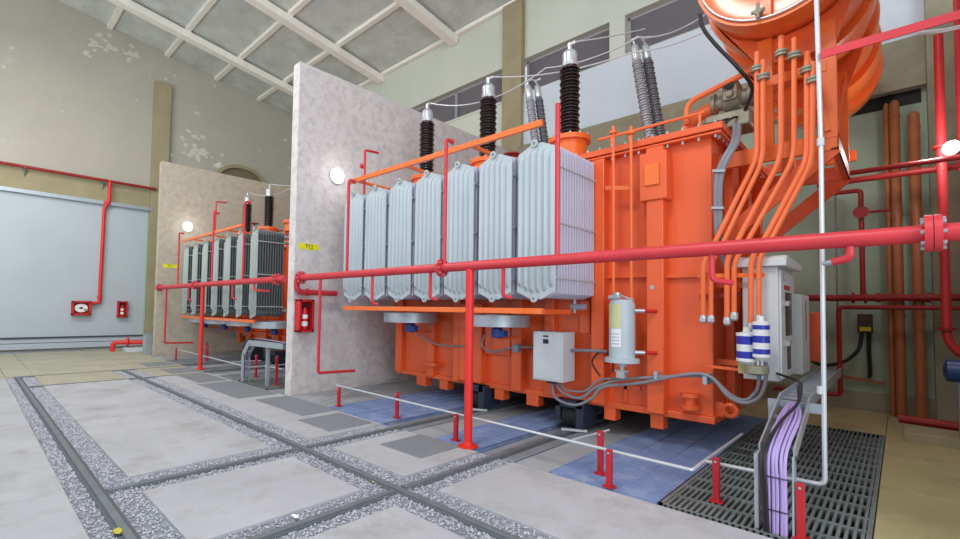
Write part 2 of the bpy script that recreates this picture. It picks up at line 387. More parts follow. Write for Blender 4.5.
# louvred windows
for i, (x0, x1) in enumerate(((-12.2, -8.17), (-7.46, -4.94), (-4.56, .35))):
    wi = struct('window_%d' % (i+1), MB().box((x0, YB+.32, 7.78), (x1, YB+.36, 8.78)), 'louvre')
    fr = MB().box((x0, YB+.21, 7.78), (x1, YB+.32, 7.83)).box((x0, YB+.21, 8.73), (x1, YB+.32, 8.78)).box((x0, YB+.21, 7.78), (x0+.05, YB+.32, 8.78)).box((x1-.05, YB+.21, 7.78), (x1, YB+.32, 8.78))
    fr.build('window_frame', 'louvre', wi)
    nm = max(1, round((x1-x0)/2.1))
    for k in range(1, nm): MB().box((x0+(x1-x0)*k/nm-.05, YB+.19, 7.8), (x0+(x1-x0)*k/nm+.05, YB+.32, 8.76)).build('mullion', 'frame', wi)
    sl = MB(); 
    for k in range(17):
        z = 7.84+k*.053; sl.add([(x0+.05, YB+.23, z), (x1-.05, YB+.23, z), (x1-.05, YB+.31, z+.045), (x0+.05, YB+.31, z+.045), (x0+.05, YB+.23, z-.008), (x1-.05, YB+.23, z-.008), (x1-.05, YB+.31, z+.037), (x0+.05, YB+.31, z+.037)], [(0,1,2,3),(7,6,5,4),(0,4,5,1),(3,2,6,7)])
    stuff(sl.build('louvre_slats', 'louvre', wi, smooth=False))
    MB().box((x0, YB-.02, 7.72), (x1, YB+.38, 7.78)).build('window_sill', 'plaster2', wi)

wm = wall_solid('wall_middle', (-8.05, 4.3, -.05), (WALLX, YB, 6.2), 'wallc')
wf = wall_solid('wall_far', (-16.58, 4.28, -.05), (-16.35, YB, 6.15), 'wallf')
wr = wall_solid('wall_right', (.75, 4.3, -.05), (.98, YB, 6.2), 'wallc')
for y, z in ((6.9, .95),):
    MB().box((WALLX-.01, y, z), (WALLX+.006, y+.16, z+.12)).build('wall_socket_hole', 'black', wm)

# ceiling
cs = MB(); y0, y1 = -6, YB+.4
cs.prism([(XL, y0, ROOF(y0)+.14), (XL, y1, ROOF(y1)+.14), (XL, y1, ROOF(y1)+.2), (XL, y0, ROOF(y0)+.2)], (21.5, 0, 0))
ce = struct('ceiling', cs, 'roof')
xs = [-20, -17.7, -13.87, -10.1, -6.35, -2.6, 1.5]; ys = [-6, -4.1, -2.2, -.35, 1.5, 3.36, 5.26, 7.15, 9.0, 11.1]
for i in range(len(xs)-1):
    for j in range(len(ys)-1):
        a, b, c, d = xs[i]+.01, xs[i+1]-.01, ys[j]+.01, ys[j+1]-.01
        MB().prism([(a, c, ROOF(c)+.06), (a, d, ROOF(d)+.06), (a, d, ROOF(d)+.1), (a, c, ROOF(c)+.1)], (b-a, 0, 0)).build('roof_panel', 'roof', ce, smooth=False)
for y in ys[1:-1]:
    MB().bar((XL, y, ROOF(y)+.01), (1.5, y, ROOF(y)+.01), .16, .12).build('purlin', 'beamw', ce)
MB().bar((XL, YB-.08, ROOF(YB)), (1.5, YB-.08, ROOF(YB)), .14, .12).build('purlin', 'beamw', ce)
for x in xs[1:-1]:
    u = MB(); a, b = Vector((x, -6, ROOF(-6)-.16)), Vector((x, YB-.02, ROOF(YB)-.16))
    u.bar(a, b, .30, .24)
    u.build('rafter', 'beamw', ce)

# ---------------------------------------------------------------- transformer
YT, YR = 6.07, 8.6
XA, XC = -6.88, -1.5
def transformer(far=False):
    YT = 6.55 if far else 6.07
    ZB = .75 if far else .40
    T = thing('power_transformer', ((XA+XC)/2, 7.3, 0), 'orange power transformer with dark-gapped radiators in the far bay beyond the concrete wall' if far else 'large orange power transformer with grey radiators in the nearest bay', 'transformer', None)
    # tank
    tk = MB().box((XA, YT, ZB), (XC, YR, 3.66)); tank = tk.build('tank', 'orange', T, bevel=.01)
    cv = MB().box((XA-.13, YT-.13, 3.68), (XC+.14, YR+.12, 3.76)).box((XA-.11, YT-.11, 3.64), (XC+.12, YR+.10, 3.67)); cov = cv.build('cover', 'orange', T, bevel=.008)
    bl = MB(); k = 0
    x = XA
    while x < XC+.1:
        bl.cyl((x, YT-.075, 3.60), (x, YT-.075, 3.80), .014, 6); x += .17
    y = YT
    while y < YR: bl.cyl((XC+.08, y, 3.60), (XC+.08, y, 3.80), .014, 6); y += .17
    stuff(bl.build('cover_bolts', 'galv', cov))
    # stiffeners of the front
    def col(a, b, d=.12, z0=.40, z1=3.62, nm='stiffener'): return MB().box((a, YT-d, z0), (b, YT+.01, z1)).build(nm, 'orange', T, bevel=.012)
    col(XA, -6.70, .10); col(-6.02, -5.84, .10, .4, 1.6); col(-5.35, -5.2, .14); col(-5.19, -4.72, .16, .42, 1.7, 'lower_box'); col(-4.16, -3.98, .14)
    col(-3.62, -3.46, .10, .4, 3.6); col(-2.88, -2.70, .16); col(-2.17, -1.97, .17)
    MB().box((-2.24, YT-.20, 2.96), (-1.92, YT-.0, 3.55)).build('stiffener_head', 'orange', T, bevel=.015)
    MB().box((-2.17, YT-.225, 3.14), (-2.0, YT-.2, 3.40)).build('terminal_plate', 'orange2', T, bevel=.006)
    MB().box((-2.70, YT-.06, 2.04), (-2.17, YT, 2.09)).box((-1.97, YT-.06, 2.02), (-1.55, YT, 2.07)).build('ledge', 'orange', T)
    MB().box((-3.45, YT-.05, 2.04), (-2.9, YT, 2.08)).build('ledge', 'orange', T)
    MB().box((-3.10, YT-.05, 1.3), (-2.95, YT, 1.75)).build('access_plate', 'orange', T, bevel=.006)
    MB().box((-4.7, YT-.10, .9), (-4.2, YT, 1.55)).build('access_plate', 'orange', T, bevel=.01)
    MB().box((-2.64, YT-.03, .62), (-2.3, YT, .68)).box((-2.5, YT-.03, .45), (-2.46, YT, .68)).build('bracket', 'orange', T)
    for z in (1.25, .62, 3.0): 
        MB().box((-2.12, YT-.176, 1.88), (-2.08, YT-.17, 1.93)).build('rating_tag', 'galv', T); break
    # bottom skirt and feet
    MB().box((XA-.02, YT-.06, ZB-.04), (XC+.02, YR+.04, ZB+.04)).build('base_plate', 'orange', T, bevel=.008)
    for a, b in ((-6.32, -6.08), (-5.73, -5.54), (-4.53, -4.36), (-3.94, -3.74), (-2.75, -2.6), (-2.17, -2.02)):
        MB().box((a, YT-.05, ZB-.20), (b, YT+.12, ZB-.02)).build('foot_lug', 'orange', T, bevel=.006)
    # jacking / towing lugs
    for x, s_ in ((XC+.17, 1), (XA-.02, -1)):
        q = MB(); q.tube([(x-.03*s_+.062*math.cos(a_*PI/9), YT+.078, ZB+.12+.062*math.sin(a_*PI/9)) for a_ in range(19)], .028, 8); q.box((x-.19 if s_ > 0 else x+.09, YT+.06, ZB+.04), (x-.09 if s_ > 0 else x+.18, YT+.095, ZB+.2))
        o = q.build('towing_lug', 'orange', T)
    q = MB().lathe([(0, .10), (.04, .10), (.05, .06), (.13, .06), (.14, .10), (.18, .10)], (-1.72, YT-.08, .50), (0, 0, 1), 18); q.build('bollard', 'orange', T)
    MB().cyl((-5.9, YT-.12, 1.0), (-5.9, YT, 1.0), .06, 14).build('stub_pipe', 'orange', T); MB().box((-5.98, YT-.2, .60), (-5.7, YT, .66)).build('bracket', 'orange', T)
    q = MB().cyl((XA-.13, YT+.1, .48), (XA, YT+.1, .48), .05, 12).box((XA-.12, YT, .42), (XA-.06, YT+.2, .6)); q.build('drain_stub', 'orange', T)
    q = MB().cyl((-2.50, YT-.13, 2.36), (-2.50, YT, 2.36), .05, 12).cyl((-2.50, YT-.11, 2.36), (-2.38, YT-.11, 2.28), .03, 10).box((-2.6, YT-.04, 2.26), (-2.42, YT, 2.34)); q.build('drain_valve', 'red', T)
    # wheels
    for xx in (-4.83, -3.17):
        for yy in (5.98, 8.35):
            b = MB().box((xx-.20, yy-.12, .12), (xx-.13, yy+.32, .40)).box((xx+.10, yy-.12, .05), (xx+.21, yy+.32, .40)).box((xx-.2, yy-.12, .30), (xx+.2, yy+.32, .4)).build('bogie', 'navy', T, bevel=.006)
            MB().lathe([(-.14, .13), (-.1, .165), (-.07, .165), (-.06, .15), (.05, .15), (.06, .17), (.09, .17)], (xx, yy+.05, .165), (1, 0, 0), 24).build('wheel', 'black', b)
            MB().bar((xx-.05, yy-.22, .025), (xx+.24, yy-.06, .025), .035, .03).build('wheel_chock', 'galvp', b)
    # right end of the tank
    for y in (YT+.5, YT+1.35, YT+2.1):
        MB().box((XC, y, .42), (XC+.10, y+.14, 3.62)).build('stiffener', 'orange', T, bevel=.01)
    # radiators
    for i in range(7):
        if far: x0, wd, zt, zb, dep = -7.34+i*.805, .34, 3.42, 1.38, .72
        else: x0, wd, zt, zb, dep = -7.10+i*.625, .53, 3.60, 1.78, 1.02
        xc = x0+wd/2; y0 = 4.9
        def outline(y, e=0, c=.045):
            return [(x0+e, y, zb+c), (xc-.12, y, zb-.02), (xc+.12, y, zb-.02), (x0+wd-e, y, zb+c), (x0+wd-e, y, zt-c), (xc+.12, y, zt+.02), (xc-.12, y, zt+.02), (x0+e, y, zt-c)]
        nf = 6 if not far else 4
        f = MB(); cols = nf*8; rowv = []
        for c in range(cols+1):
            u = c/cols; xx = x0+wd*u
            sh = .5-.5*math.cos(2*PI*u*nf); dy = -.048*sh**1.2
            e = max(0, (abs(u-.5)*2-.30)/.70); top = zt+.04-.10*e; bot = zb-.04+.10*e
            rowv.append([(xx, y0, bot), (xx, y0, bot+.07), (xx, y0+dy, bot+.13), (xx, y0+dy, top-.13), (xx, y0, top-.07), (xx, y0, top)])
        for r in rowv: f.v += [Vector(v) for v in r]
        for c in range(cols):
            for k in range(5): a = c*6+k; f.f.append((a, a+6, a+7, a+1))
        f.prism(outline(y0+.004), (0, .010, 0))
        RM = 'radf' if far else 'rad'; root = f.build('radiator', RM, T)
        for z in (zt-.09, zb+.11): MB().cyl((xc, y0+.02, z), (xc, YT+.02, z), .045, 12).build('header_pipe', 'rad', root)
        p = MB(); n = 15 if not far else 11; pit = dep/n
        for k in range(1, n): p.prism(outline(y0+k*pit, .008, .03), (0, pit*(.25 if far else .52), 0))
        p.box((xc-.11, y0, zb+.06), (xc+.11, y0+dep-.02, zb+.10)).box((xc-.11, y0, zt-.10), (xc+.11, y0+dep-.02, zt-.06))
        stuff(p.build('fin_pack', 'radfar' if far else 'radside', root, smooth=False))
        for z in (zt-.28, (zt+zb)/2-.05, zb+.2):
            for xx in (x0-.006, x0+wd-.008):
                MB().box((xx, y0+.01, z), (xx+.014, y0+dep-.02, z+.024)).build('tie_bar', 'rad', root)
        MB().lathe([(0, .045), (.02, .045)], (xc-.02, y0-.03, zt+.045), (0, 1, 0), 16).build('lifting_lug', 'rad', root)
        MB().lathe([(0, .02), (.01, .02)], (xc-.02, y0-.037, zt+.045), (0, 1, 0), 12).build('lug_hole', 'plate', root)
        MB().lathe([(0, .045), (.02, .045), (.02, .03), (.05, .03)], (xc, y0-.05, zb-.035), (0, 1, 0), 14).build('drain_plug', 'rad', root)
        MB().cyl((xc, y0-.055, zb-.035), (xc, y0-.045, zb-.035), .018, 10).build('drain_hole', 'plate', root)
        for z in (zt-.09, zb+.11): MB().lathe([(0, .085), (.02, .085)], (xc, YT-.14, z), (0, 1, 0), 16).build('valve_flange', 'rad', root)
    zu, zl = (3.62, 1.20) if far else (3.86, 1.56)
    b = at(543, 135, 4.88)
    MB().bar((-7.4 if far else -6.95, 4.86, zu), (b.x, 4.86, zu), .05, .075).build('upper_support_bar', 'orange2', T, bevel=.004)
    MB().box((-7.45 if far else -7.05, 4.86, zl), (-2.2 if far else -2.98, 4.93, zl+.07)).build('lower_support_bar', 'orange2', T, bevel=.004)
    for x in (-6.9, -5.2, -3.1): MB().box((x, 4.93, zl), (x+.07, YT, zl+.06)).build('support_arm', 'orange', T)
    for x in (-6.8, -5.5, -4.15): MB().box((x, 4.88, zu-.02), (x+.05, YT, zu+.02)).build('support_arm', 'orange2', T)
    MB().lathe([(0, .02), (.10, .02), (.105, .12), (.12, .12)], (-3.95, 5.6, 3.76), (0, 0, 1), 14).build('hand_wheel', 'darkred', T)
    MB().cyl((-3.95, 5.6, 3.6), (-3.95, 5.6, 3.78), .02, 8).build('wheel_stem', 'darkred', T)
    q = MB().cyl((-3.05, 5.7, 1.66), (-2.85, 5.7, 1.66), .04, 10).build('drain_cock', 'galv', T); MB().cyl((-3.0, 5.7, 1.58), (-3.0, 5.7, 1.80), .02, 8).build('cock_stem', 'galv', q)
    # cooling fans below the radiators
    for xc, yc in (((-7.1, 5.5), (-5.55, 5.5), (-4.0, 5.5), (-2.43, 5.5)) if far else ((-5.95, 5.5), (-4.1, 5.5))):
        f = MB(); r = .52 if far else .46; zf = -.30 if far else 0
        f.lathe([(0, r), (.0, r-.03), (.16, r-.03), (.16, r), (0, r)], (xc, yc, 1.37+zf), (0, 0, 1), 36)
        fan = f.build('cooling_fan', 'galv', T)
        g = MB()
        for q in range(1, 5):
            rr = r*q/5; P = [(xc+rr*math.cos(t*PI/12), yc+rr*math.sin(t*PI/12), 1.37+zf) for t in range(25)]; g.tube(P, .006, 5)
        for q in range(6): g.cyl((xc, yc, 1.37+zf), (xc+r*math.cos(q*PI/3), yc+r*math.sin(q*PI/3), 1.37+zf), .007, 5)
        stuff(g.build('fan_guard', 'galv', fan))
        bl = MB()
        for q in range(5):
            a = 2*PI*q/5; u = Vector((math.cos(a), math.sin(a), 0)); v = Vector((-u.y, u.x, 0)); o = Vector((xc, yc, 1.43+zf))
            bl.add([o+u*.07-v*.04-Vector((0, 0, .02)), o+u*.4-v*.09, o+u*.4+v*.09+Vector((0, 0, .06)), o+u*.07+v*.04+Vector((0, 0, .02))], [(0, 1, 2, 3), (3, 2, 1, 0)])
        bl.build('fan_blades', 'black', fan)
        MB().lathe([(0, .06), (.02, .085), (.13, .085), (.15, .05)], (xc, yc, 1.20+zf), (0, 0, 1), 18).box((xc+.07, yc-.06, 1.22+zf), (xc+.16, yc+.04, 1.31+zf)).build('fan_motor', 'fanb', fan)
        MB().box((xc-.03, yc-.03, 1.18+zf), (xc+.03, YT, 1.21+zf)).build('fan_bracket', 'orange', fan)
    # bushings
    def bushing(p, r, h, m, n, tilt=(0, 0, 1), cap='alu', turret=True, rt=.26, th=.5):
        if far and r > .12: th = .25; h = .98
        p = Vector(p); d = Vector(tilt).normalized(); root = None
        if turret:
            root = MB().lathe([(-.02, rt+.03), (.03, rt+.03), (.03, rt), (th-.04, rt), (th-.04, rt+.06), (th, rt+.06), (th+.03, rt+.06), (th+.03, r+.06)], p, d, 28).build('bushing_turret', 'orange2', T)
            bb = MB()
            for q in range(12):
                a = 2*PI*q/12; bb.cyl(p+d*(th-.05)+Vector((math.cos(a), math.sin(a), 0))*(rt+.035), p+d*(th+.06)+Vector((math.cos(a), math.sin(a), 0))*(rt+.035), .013, 6)
            stuff(bb.build('bolts', 'galv', root))
        q0 = p+d*(th+.03 if turret else 0)
        prof = [(0, r*.9), (.03, r*.72)]; 
        for k in range(n):
            t = .04+(h-.06)*k/n; s_ = (h-.06)/n
            big = 1.0 if k % 2 == 0 else .9
            prof += [(t, r*.70), (t+s_*.25, r*big), (t+s_*.45, r*big*.97), (t+s_*.62, r*.72)]
        prof += [(h-.02, r*.7), (h, r*.75)]
        o = MB().lathe(prof, q0, d, 24).build('bushing', m, T)
        c = q0+d*h
        MB().lathe([(0, r*.78), (.05, r*.82), (.06, r*.7), (.20, r*.74), (.25, r*.55), (.28, r*.22), (.38, r*.22), (.38, r*.05)], c, d, 20).build('end_cap', cap, o)
        MB().cyl(c+d*.36-Vector((.03, 0, 0)), c+d*.37+Vector((.10, 0, .0)), .028, 8).build('terminal', cap, o)
        return c+d*.37+Vector((.09, 0, 0))
    YBU = 6.6
    tops = [bushing((x, YBU, 3.74), .155, 1.15, 'insul', 21) for x in (-6.74, -5.17, -3.57)]
    lv = []
    for x in (-4.80, -2.72):
        for k, (dx, dy) in enumerate(((0, 0), (.13, .12))):
            s_ = 1.0
            lv.append(bushing((x+dx, 7.85+dy, 3.76), .085, 1.45, 'insulg' if k else 'insull', 30, (-.15, .0, 1), 'alu', True, .10, .62))
    def sag(a, b, s_, r=.012, nm='jumper_cable'):
        P = [a.lerp(b, t/14)-Vector((0, 0, s_*4*(t/14)*(1-t/14))) for t in range(15)]
        return MB().tube(P, r, 6).build(nm, 'galvp', T)
    sag(tops[0], tops[1]+Vector((.6, .8, .25)), .28); sag(tops[1], tops[2]+Vector((.5, .9, .0)), .12)
    sag(tops[1]+Vector((.6, .8, .25)), lv[2], .1); sag(tops[2], lv[2]+Vector((.1, 0, .1)), .02)
    sag(tops[2]+Vector((.5, .9, 0)), Vector((-1.5, 7.2, 5.6)), .1); sag(lv[2], Vector((-1.45, 6.9, 5.75)), .18)
    sag(lv[0], lv[1], .03); sag(lv[2], lv[3], .03)
    # conservator, axis along the depth of the bay
    CXX, CZ = -.875, 5.41
    prof = [(0, .10), (-.02, .3), (.02, .55), (.06, .66), (.0, .70), (.0, .76), (.035, .76), (.035, .735), (.10, .735)]
    t = .10
    prof = [(.10, .05), (.11, .35), (.14, .55), (.10, .685), (.0, .69), (.0, .735), (.10, .735), (.12, .70)]
    grooves = [.55, 1.24, 1.98, 2.78, 3.62]; t = .12
    for g in grooves+[4.25]:
        k0 = .725 if t < .2 else .765; prof += [(t, k0-.01), (t+.06, k0), (t+(g-t)*.5, k0-.02), (g-.10, .70), (g-.01, .655), (g, .65)]; t = g+.001
    prof += [(4.33, .55), (4.40, .25), (4.42, .05)]
    cons = MB().lathe(prof, (CXX, 5.9, CZ), (0, 1, 0), 72).build('conservator', 'orange2', T)
    MB().tube([(CXX+.69*math.cos(a*PI/24), 5.88, CZ+.69*math.sin(a*PI/24)) for a in range(49)], .011, 6).build('rim_wire', 'galv', cons)
    q = MB().box((CXX-.10, 5.93, CZ-.66), (CXX-.03, 6.0, CZ+.66)); q.build('end_stiffener', 'orange2', cons)
    vx = CXX-.13; q = MB().cyl((vx, 5.84, CZ-.6), (vx, 6.0, CZ-.6), .035, 12).cyl((vx-.06, 5.86, CZ-.60), (vx+.06, 5.86, CZ-.60), .022, 8).cyl((vx, 5.85, CZ-.68), (vx, 5.85, CZ-.52), .018, 8); q.build('drain_valve', 'valve', cons)
    q = MB().lathe([(0, .17), (.03, .17), (.04, .14), (.05, .14)], (CXX-.1, 5.9, CZ+.1), (0, -1, 0), 24); q.build('oil_gauge', 'black', cons)
    # support frame of the conservator
    YF = 6.35
    MB().box((XC-.02, YF, 3.32), (-.42, YF+.06, 3.50)).build('frame_beam', 'orange2', T, bevel=.006)
    MB().box((XC-.02, 7.84, 3.32), (-.42, 7.9, 3.50)).build('frame_beam', 'orange', T, bevel=.006)
    MB().box((XC-.02, 9.3, 3.9), (-.42, 9.36, 4.06)).build('frame_beam', 'orange', T, bevel=.006)
    q = MB().box((-.48, YF, 3.32), (-.42, 7.9, 3.34)).box((-.43, YF, 3.32), (-.42, 7.9, 3.50)).box((-.48, YF, 3.48), (-.42, 7.9, 3.50)); q.build('side_channel', 'orange', T)
    for y in (YF, 7.84):
        for a, b in ((-1.10, -.96), (-.56, -.42)):
            MB().box((a, y-.006, 3.45), (b, y+.07, 4.72)).build('frame_post', 'orange2', T, bevel=.006)
        MB().bar((-1.08, y+.01, 4.22), (-.50, y+.01, 4.22), .05, .11).build('cross_tie', 'orange2', T, bevel=.004)
        sd = MB(); P = []
        for k in range(9):
            a = math.radians(200+k*17.5); P.append((CXX+.72*math.cos(a), y, CZ+.72*math.sin(a)))
        sd.prism([(q[0], y+.012, q[2]) for q in P]+[(-.44, y+.012, 4.42), (-1.08, y+.012, 4.42)], (0, .04, 0)); sd.build('saddle', 'orange', T)
    MB().bar((-.66, YF-.02, 4.4), (-.50, YF-.02, 3.52), .05, .02, (0, 1, 0)).build('gusset', 'orange2', T)
    for y in (YF+.03, 7.87):
        MB().bar((-.46, y, 3.36), (XC, y, 2.45), .17, .04, (0, 1, 0)).build('diagonal_brace', 'orange', T)
    MB().bar((-.45, YF+.1, 3.5), (-.45, 7.8, 4.6), .03, .06).build('side_brace', 'orange', T)
    # pipes from the conservator
    YP = 6.05
    sc = YP
    runs = [[(757, 52), (757, 158), (713, 246), (703, 262), (703, 318)], [(763, 60), (763, 160), (723, 243), (711, 262), (711, 318)],
            [(781, 36), (781, 158), (737, 242), (727, 258), (727, 320)], [(794, 38), (794, 158), (746, 244), (734, 262), (734, 315)],
            [(807, 52), (807, 160), (764, 240), (751, 258), (751, 326)], [(813, 62), (812, 162), (771, 240), (759, 258), (759, 318)]]
    for i, r in enumerate(runs):
        Y = YP-(i % 2)*.02
        P = [at(x, y, Yq) for (x, y), Yq in zip(r, (Y+.05, Y+.03, 5.84, 5.82, 5.80))]
        o = MB().tube(P, .027 if i % 2 == 0 else .024, 10, bend=.14).build('oil_pipe', 'pipe', T)
        MB().lathe([(0, .06), (.025, .06), (.03, .035), (.035, .06), (.06, .06)], P[0]-Vector((0, 0, .22)), (0, 0, 1), 14).build('pipe_flange', 'valve', o)
        e = P[-1]
        MB().lathe([(0, .02), (.02, .036), (.07, .036), (.09, .03)], e-Vector((0, 0, .06)), (0, 0, 1), 12).cyl(e-Vector((0, .05, .02)), e-Vector((0, -.04, .02)), .022, 8).build('pipe_valve', 'alu', o)
    MB().bar(at(698, 276, 5.86), at(765, 275, 5.86), .02, .045).build('pipe_clamp_bar', 'orange2', T)
    a = at(735, 290, 5.98)
    MB().bar(at(700, 297, 6.0), at(742, 294, 6.0), .05, .05).build('cabinet_arm', 'darkred', T)
    MB().tube([at(687, 125, 6.5), at(687, 103, 6.5), at(760, 66, 6.5), at(767, 57, 6.5), at(767, 35, 6.5)], .035, 10, bend=.12).build('vent_pipe', 'pipe', T)
    MB().tube([at(598, 140, 6.4), at(705, 112, 6.4)], .02, 8).build('cover_rail', 'pipe', T)
    for x, y in ((612, 134), (630, 130), (700, 114)):
        MB().cyl(at(x, y, 6.4), at(x, y+12, 6.4), .02, 8).build('rail_post', 'pipe', T)
    # gas relay and its pipework
    c = at(733, 100, 6.7)
    MB().tube([c+Vector((-.62, 0, -.75)), c+Vector((-.50, 0, -.12)), c+Vector((-.12, 0, 0))], .08, 14, bend=.2).build('relay_pipe', 'pipe', T)
    rel = MB().lathe([(-.22, .13), (-.18, .13), (-.18, .09), (-.11, .1), (-.08, .14), (.08, .14), (.11, .1), (.17, .09), (.17, .13), (.22, .13)], c, (1, 0, 0), 20).build('gas_relay', 'valve', T)
    MB().box(c+Vector((-.08, -.17, -.05)), c+Vector((.08, .1, .2))).cyl(c+Vector((0, -.2, .02)), c+Vector((0, -.1, .02)), .05, 14).build('relay_head', 'valve', rel, bevel=.02)
    MB().lathe([(0, .05), (.02, .05)], c+Vector((0, -.20, .12)), (0, -1, 0), 14).build('relay_window', 'black', rel)
    MB().cyl(c+Vector((.2, 0, 0)), c+Vector((.55, 0, .06)), .08, 14).build('relay_pipe', 'pipe', T)
    MB().box(c+Vector((-.25, -.25, -.42)), c+Vector((.22, .15, -.22))).build('junction_box', 'valve', T, bevel=.02)
    for k in range(4):
        P = catmull([c+Vector((-.1+k*.07, -.2, -.3)), c+Vector((-.3+k*.1, -.35, -.38)), c+Vector((-.55, -.3, -.62-k*.02)), c+Vector((-1.4-k*.3, -.25, -.62-k*.01)), c+Vector((-2.4-k*.4, -.2, -.64))]); 
        for q in P: q.z = max(q.z, 3.80)
        MB().tube(P, .014, 6).build('control_cable', 'blackc', T)
    P = catmull([at(700, 14, 5.8), at(703, 28, 5.85), at(716, 45, 5.95), at(738, 68, 6.1), at(752, 88, 6.3), at(745, 110, 6.45)])
    MB().tube(P, .02, 8).build('hose', 'blackc', T)
    for k, dx in enumerate((0, 4)):
        P = catmull([at(735+dx, 125, 6.3), at(733+dx, 142, 6.05), at(723+dx, 160, 5.95), at(717+dx, 178, 5.93), at(716+dx, 210, 5.93), at(718+dx, 240, 5.95), at(726+dx, 268, 6.0)])
        MB().tube(P, .027, 10).build('grey_conduit', 'conduit', T)
    for x, y in ((721, 171), (720, 208)): MB().bar(at(x-8, y, 5.9), at(x+4, y, 5.9), .04, .025).build('conduit_clamp', 'galv', T)
    if far: T.location.x += SP; return T
    # thin pipes and sample cylinder at the tank front
    for x, y1 in ((612, 296), (630, 300)):
        a, b = at(x, 127, 5.86), at(x, y1, 5.8)
        o = MB().cyl((b.x, 5.84, a.z), (b.x, 5.84, b.z), .018, 10).build('sampling_pipe', 'pipe', T)
        MB().lathe([(0, .05), (.03, .05)], (b.x, 5.84, a.z-.1), (0, 0, 1), 12).build('pipe_flange', 'orange2', o)
    MB().bar(at(606, 188, 5.86), at(632, 188, 5.86), .03, .05).build('pipe_clamp_bar', 'pipe', T)
    cc = at(622, 325, 5.75); r = .15
    z0, z1 = at(622, 358, 5.75).z, at(622, 300, 5.75).z
    cy = MB().lathe([(-.10, .05), (-.06, .05), (-.05, r+.05), (.0, r+.05), (.01, r), (z1-z0-.06, r), (z1-z0, r*.85), (z1-z0+.01, .05)], (cc.x, 5.75, z0), (0, 0, 1), 28).build('gas_sample_cylinder', 'cyl', T)
    def curved(z_a, z_b, a0, a1, m, nm, rr):
        q = MB(); n = 10
        P = [(cc.x+rr*math.cos(a0+(a1-a0)*k/n), 5.75+rr*math.sin(a0+(a1-a0)*k/n)) for k in range(n+1)]
        for k in range(n):
            (xa, ya), (xb, yb) = P[k], P[k+1]; q.add([(xa, ya, z_a), (xb, yb, z_a), (xb, yb, z_b), (xa, ya, z_b)], [(0, 1, 2, 3)])
        return q.build(nm, m, cy)
    curved(z1-.34, z1-.05, -2.5, -1.25, 'labely', 'upper_label', r+.002); curved(z0+.14, z0+.36, -2.1, -1.25, 'paper', 'lower_label', r+.003)
    for k in range(4): curved(z0+.17+k*.04, z0+.185+k*.04, -2.0, -1.35, 'cyl', 'print_line', r+.004)
    MB().cyl((cc.x-.05, 5.72, z1), (cc.x-.05, 5.72, z1+.09), .05, 12).cyl((cc.x-.12, 5.66, z1+.03), (cc.x+.02, 5.66, z1+.03), .03, 10).cyl((cc.x-.05, 5.72, z1+.07), (cc.x+.14, 5.74, z1+.0), .012, 6).build('top_valve', 'alu', cy)
    MB().cyl((cc.x, 5.75, z0-.24), (cc.x, 5.75, z0-.08), .022, 10).box((cc.x-.05, 5.70, z0-.24), (cc.x+.05, 5.80, z0-.16)).cyl((cc.x-.08, 5.74, z0-.16), (cc.x+.08, 5.74, z0-.16), .018, 8).build('bottom_valve', 'alu', cy)
    for z in (z0+.08, z1-.13): MB().cyl((cc.x+r, 5.75, z), (cc.x+r+.10, 5.8, z), .025, 10).build('side_valve', 'alu', cy); MB().cyl((cc.x+r+.10, 5.8, z), (cc.x+r+.2, 5.9, z), .022, 10).build('valve_handle', 'redbox', cy)
    # grey marshalling box on the tank front
    a, b = at(533, 331, 5.62), at(561, 383, 5.62)
    bx = MB().box((a.x, 5.62, b.z), (b.x+.02, 5.95, a.z)).build('terminal_box', 'lightg', T, bevel=.008)
    MB().box((a.x+.02, 5.605, b.z+.02), (b.x, 5.62, a.z-.02)).build('box_door', 'lightg', bx, bevel=.004)
    MB().box((a.x+.17, 5.60, a.z-.07), (a.x+.25, 5.606, a.z-.05)).box((a.x+.17, 5.60, a.z-.16), (a.x+.25, 5.606, a.z-.10)).build('name_plate', 'ink', bx)
    MB().cyl((a.x+.18, 5.75, b.z-.04), (a.x+.18, 5.75, b.z), .035, 10).cyl((a.x+.26, 5.75, b.z-.04), (a.x+.26, 5.75, b.z), .035, 10).build('cable_gland', 'black', bx)
    # conduits along the tank front
    def cond(pts, Y, r=.022, m='conduit', nm='grey_conduit'):
        return MB().tube(catmull([at(x, y, Y) for x, y in pts]), r, 8).build(nm, m, T)
    cond([(552, 383), (556, 398), (575, 405), (592, 398), (603, 387), (640, 383), (690, 374), (712, 378), (728, 396), (745, 403), (760, 396), (766, 378), (766, 362)], 5.80, .019)
    cond([(556, 383), (562, 392), (580, 398), (597, 387), (620, 380), (660, 377), (700, 376), (716, 382), (732, 396), (746, 400), (757, 390), (759, 376), (759, 362)], 5.84, .019)
    cond([(559, 383), (567, 390), (585, 391), (600, 380), (625, 378)], 5.86, .014)
    cond([(566, 350), (600, 351), (607, 352)], 5.84, .02)
    cond([(485, 335), (482, 345), (492, 352), (511, 348), (535, 347)], 5.85, .016)
    cond([(406, 326), (420, 336), (440, 345), (470, 346)], 5.86, .014)
    for x, y in ((657, 376), (706, 379)): MB().box(at(x, y, 5.84)-Vector((.02, .05, .055)), at(x, y, 5.84)+Vector((.02, .2, .055))).build('conduit_clamp', 'galv', T)
    a = at(517, 348, 5.86); MB().box(a-Vector((.05, .05, .06)), a+Vector((.05, .05, .06))).build('junction_box', 'conduit', T, bevel=.006)
    P = catmull([at(600, 376, 5.9), at(592, 362, 5.9), at(600, 352, 5.9), at(612, 357, 5.9), at(613, 372, 5.9)]); MB().tube(P, .01, 6).build('control_cable', 'blackc', T)
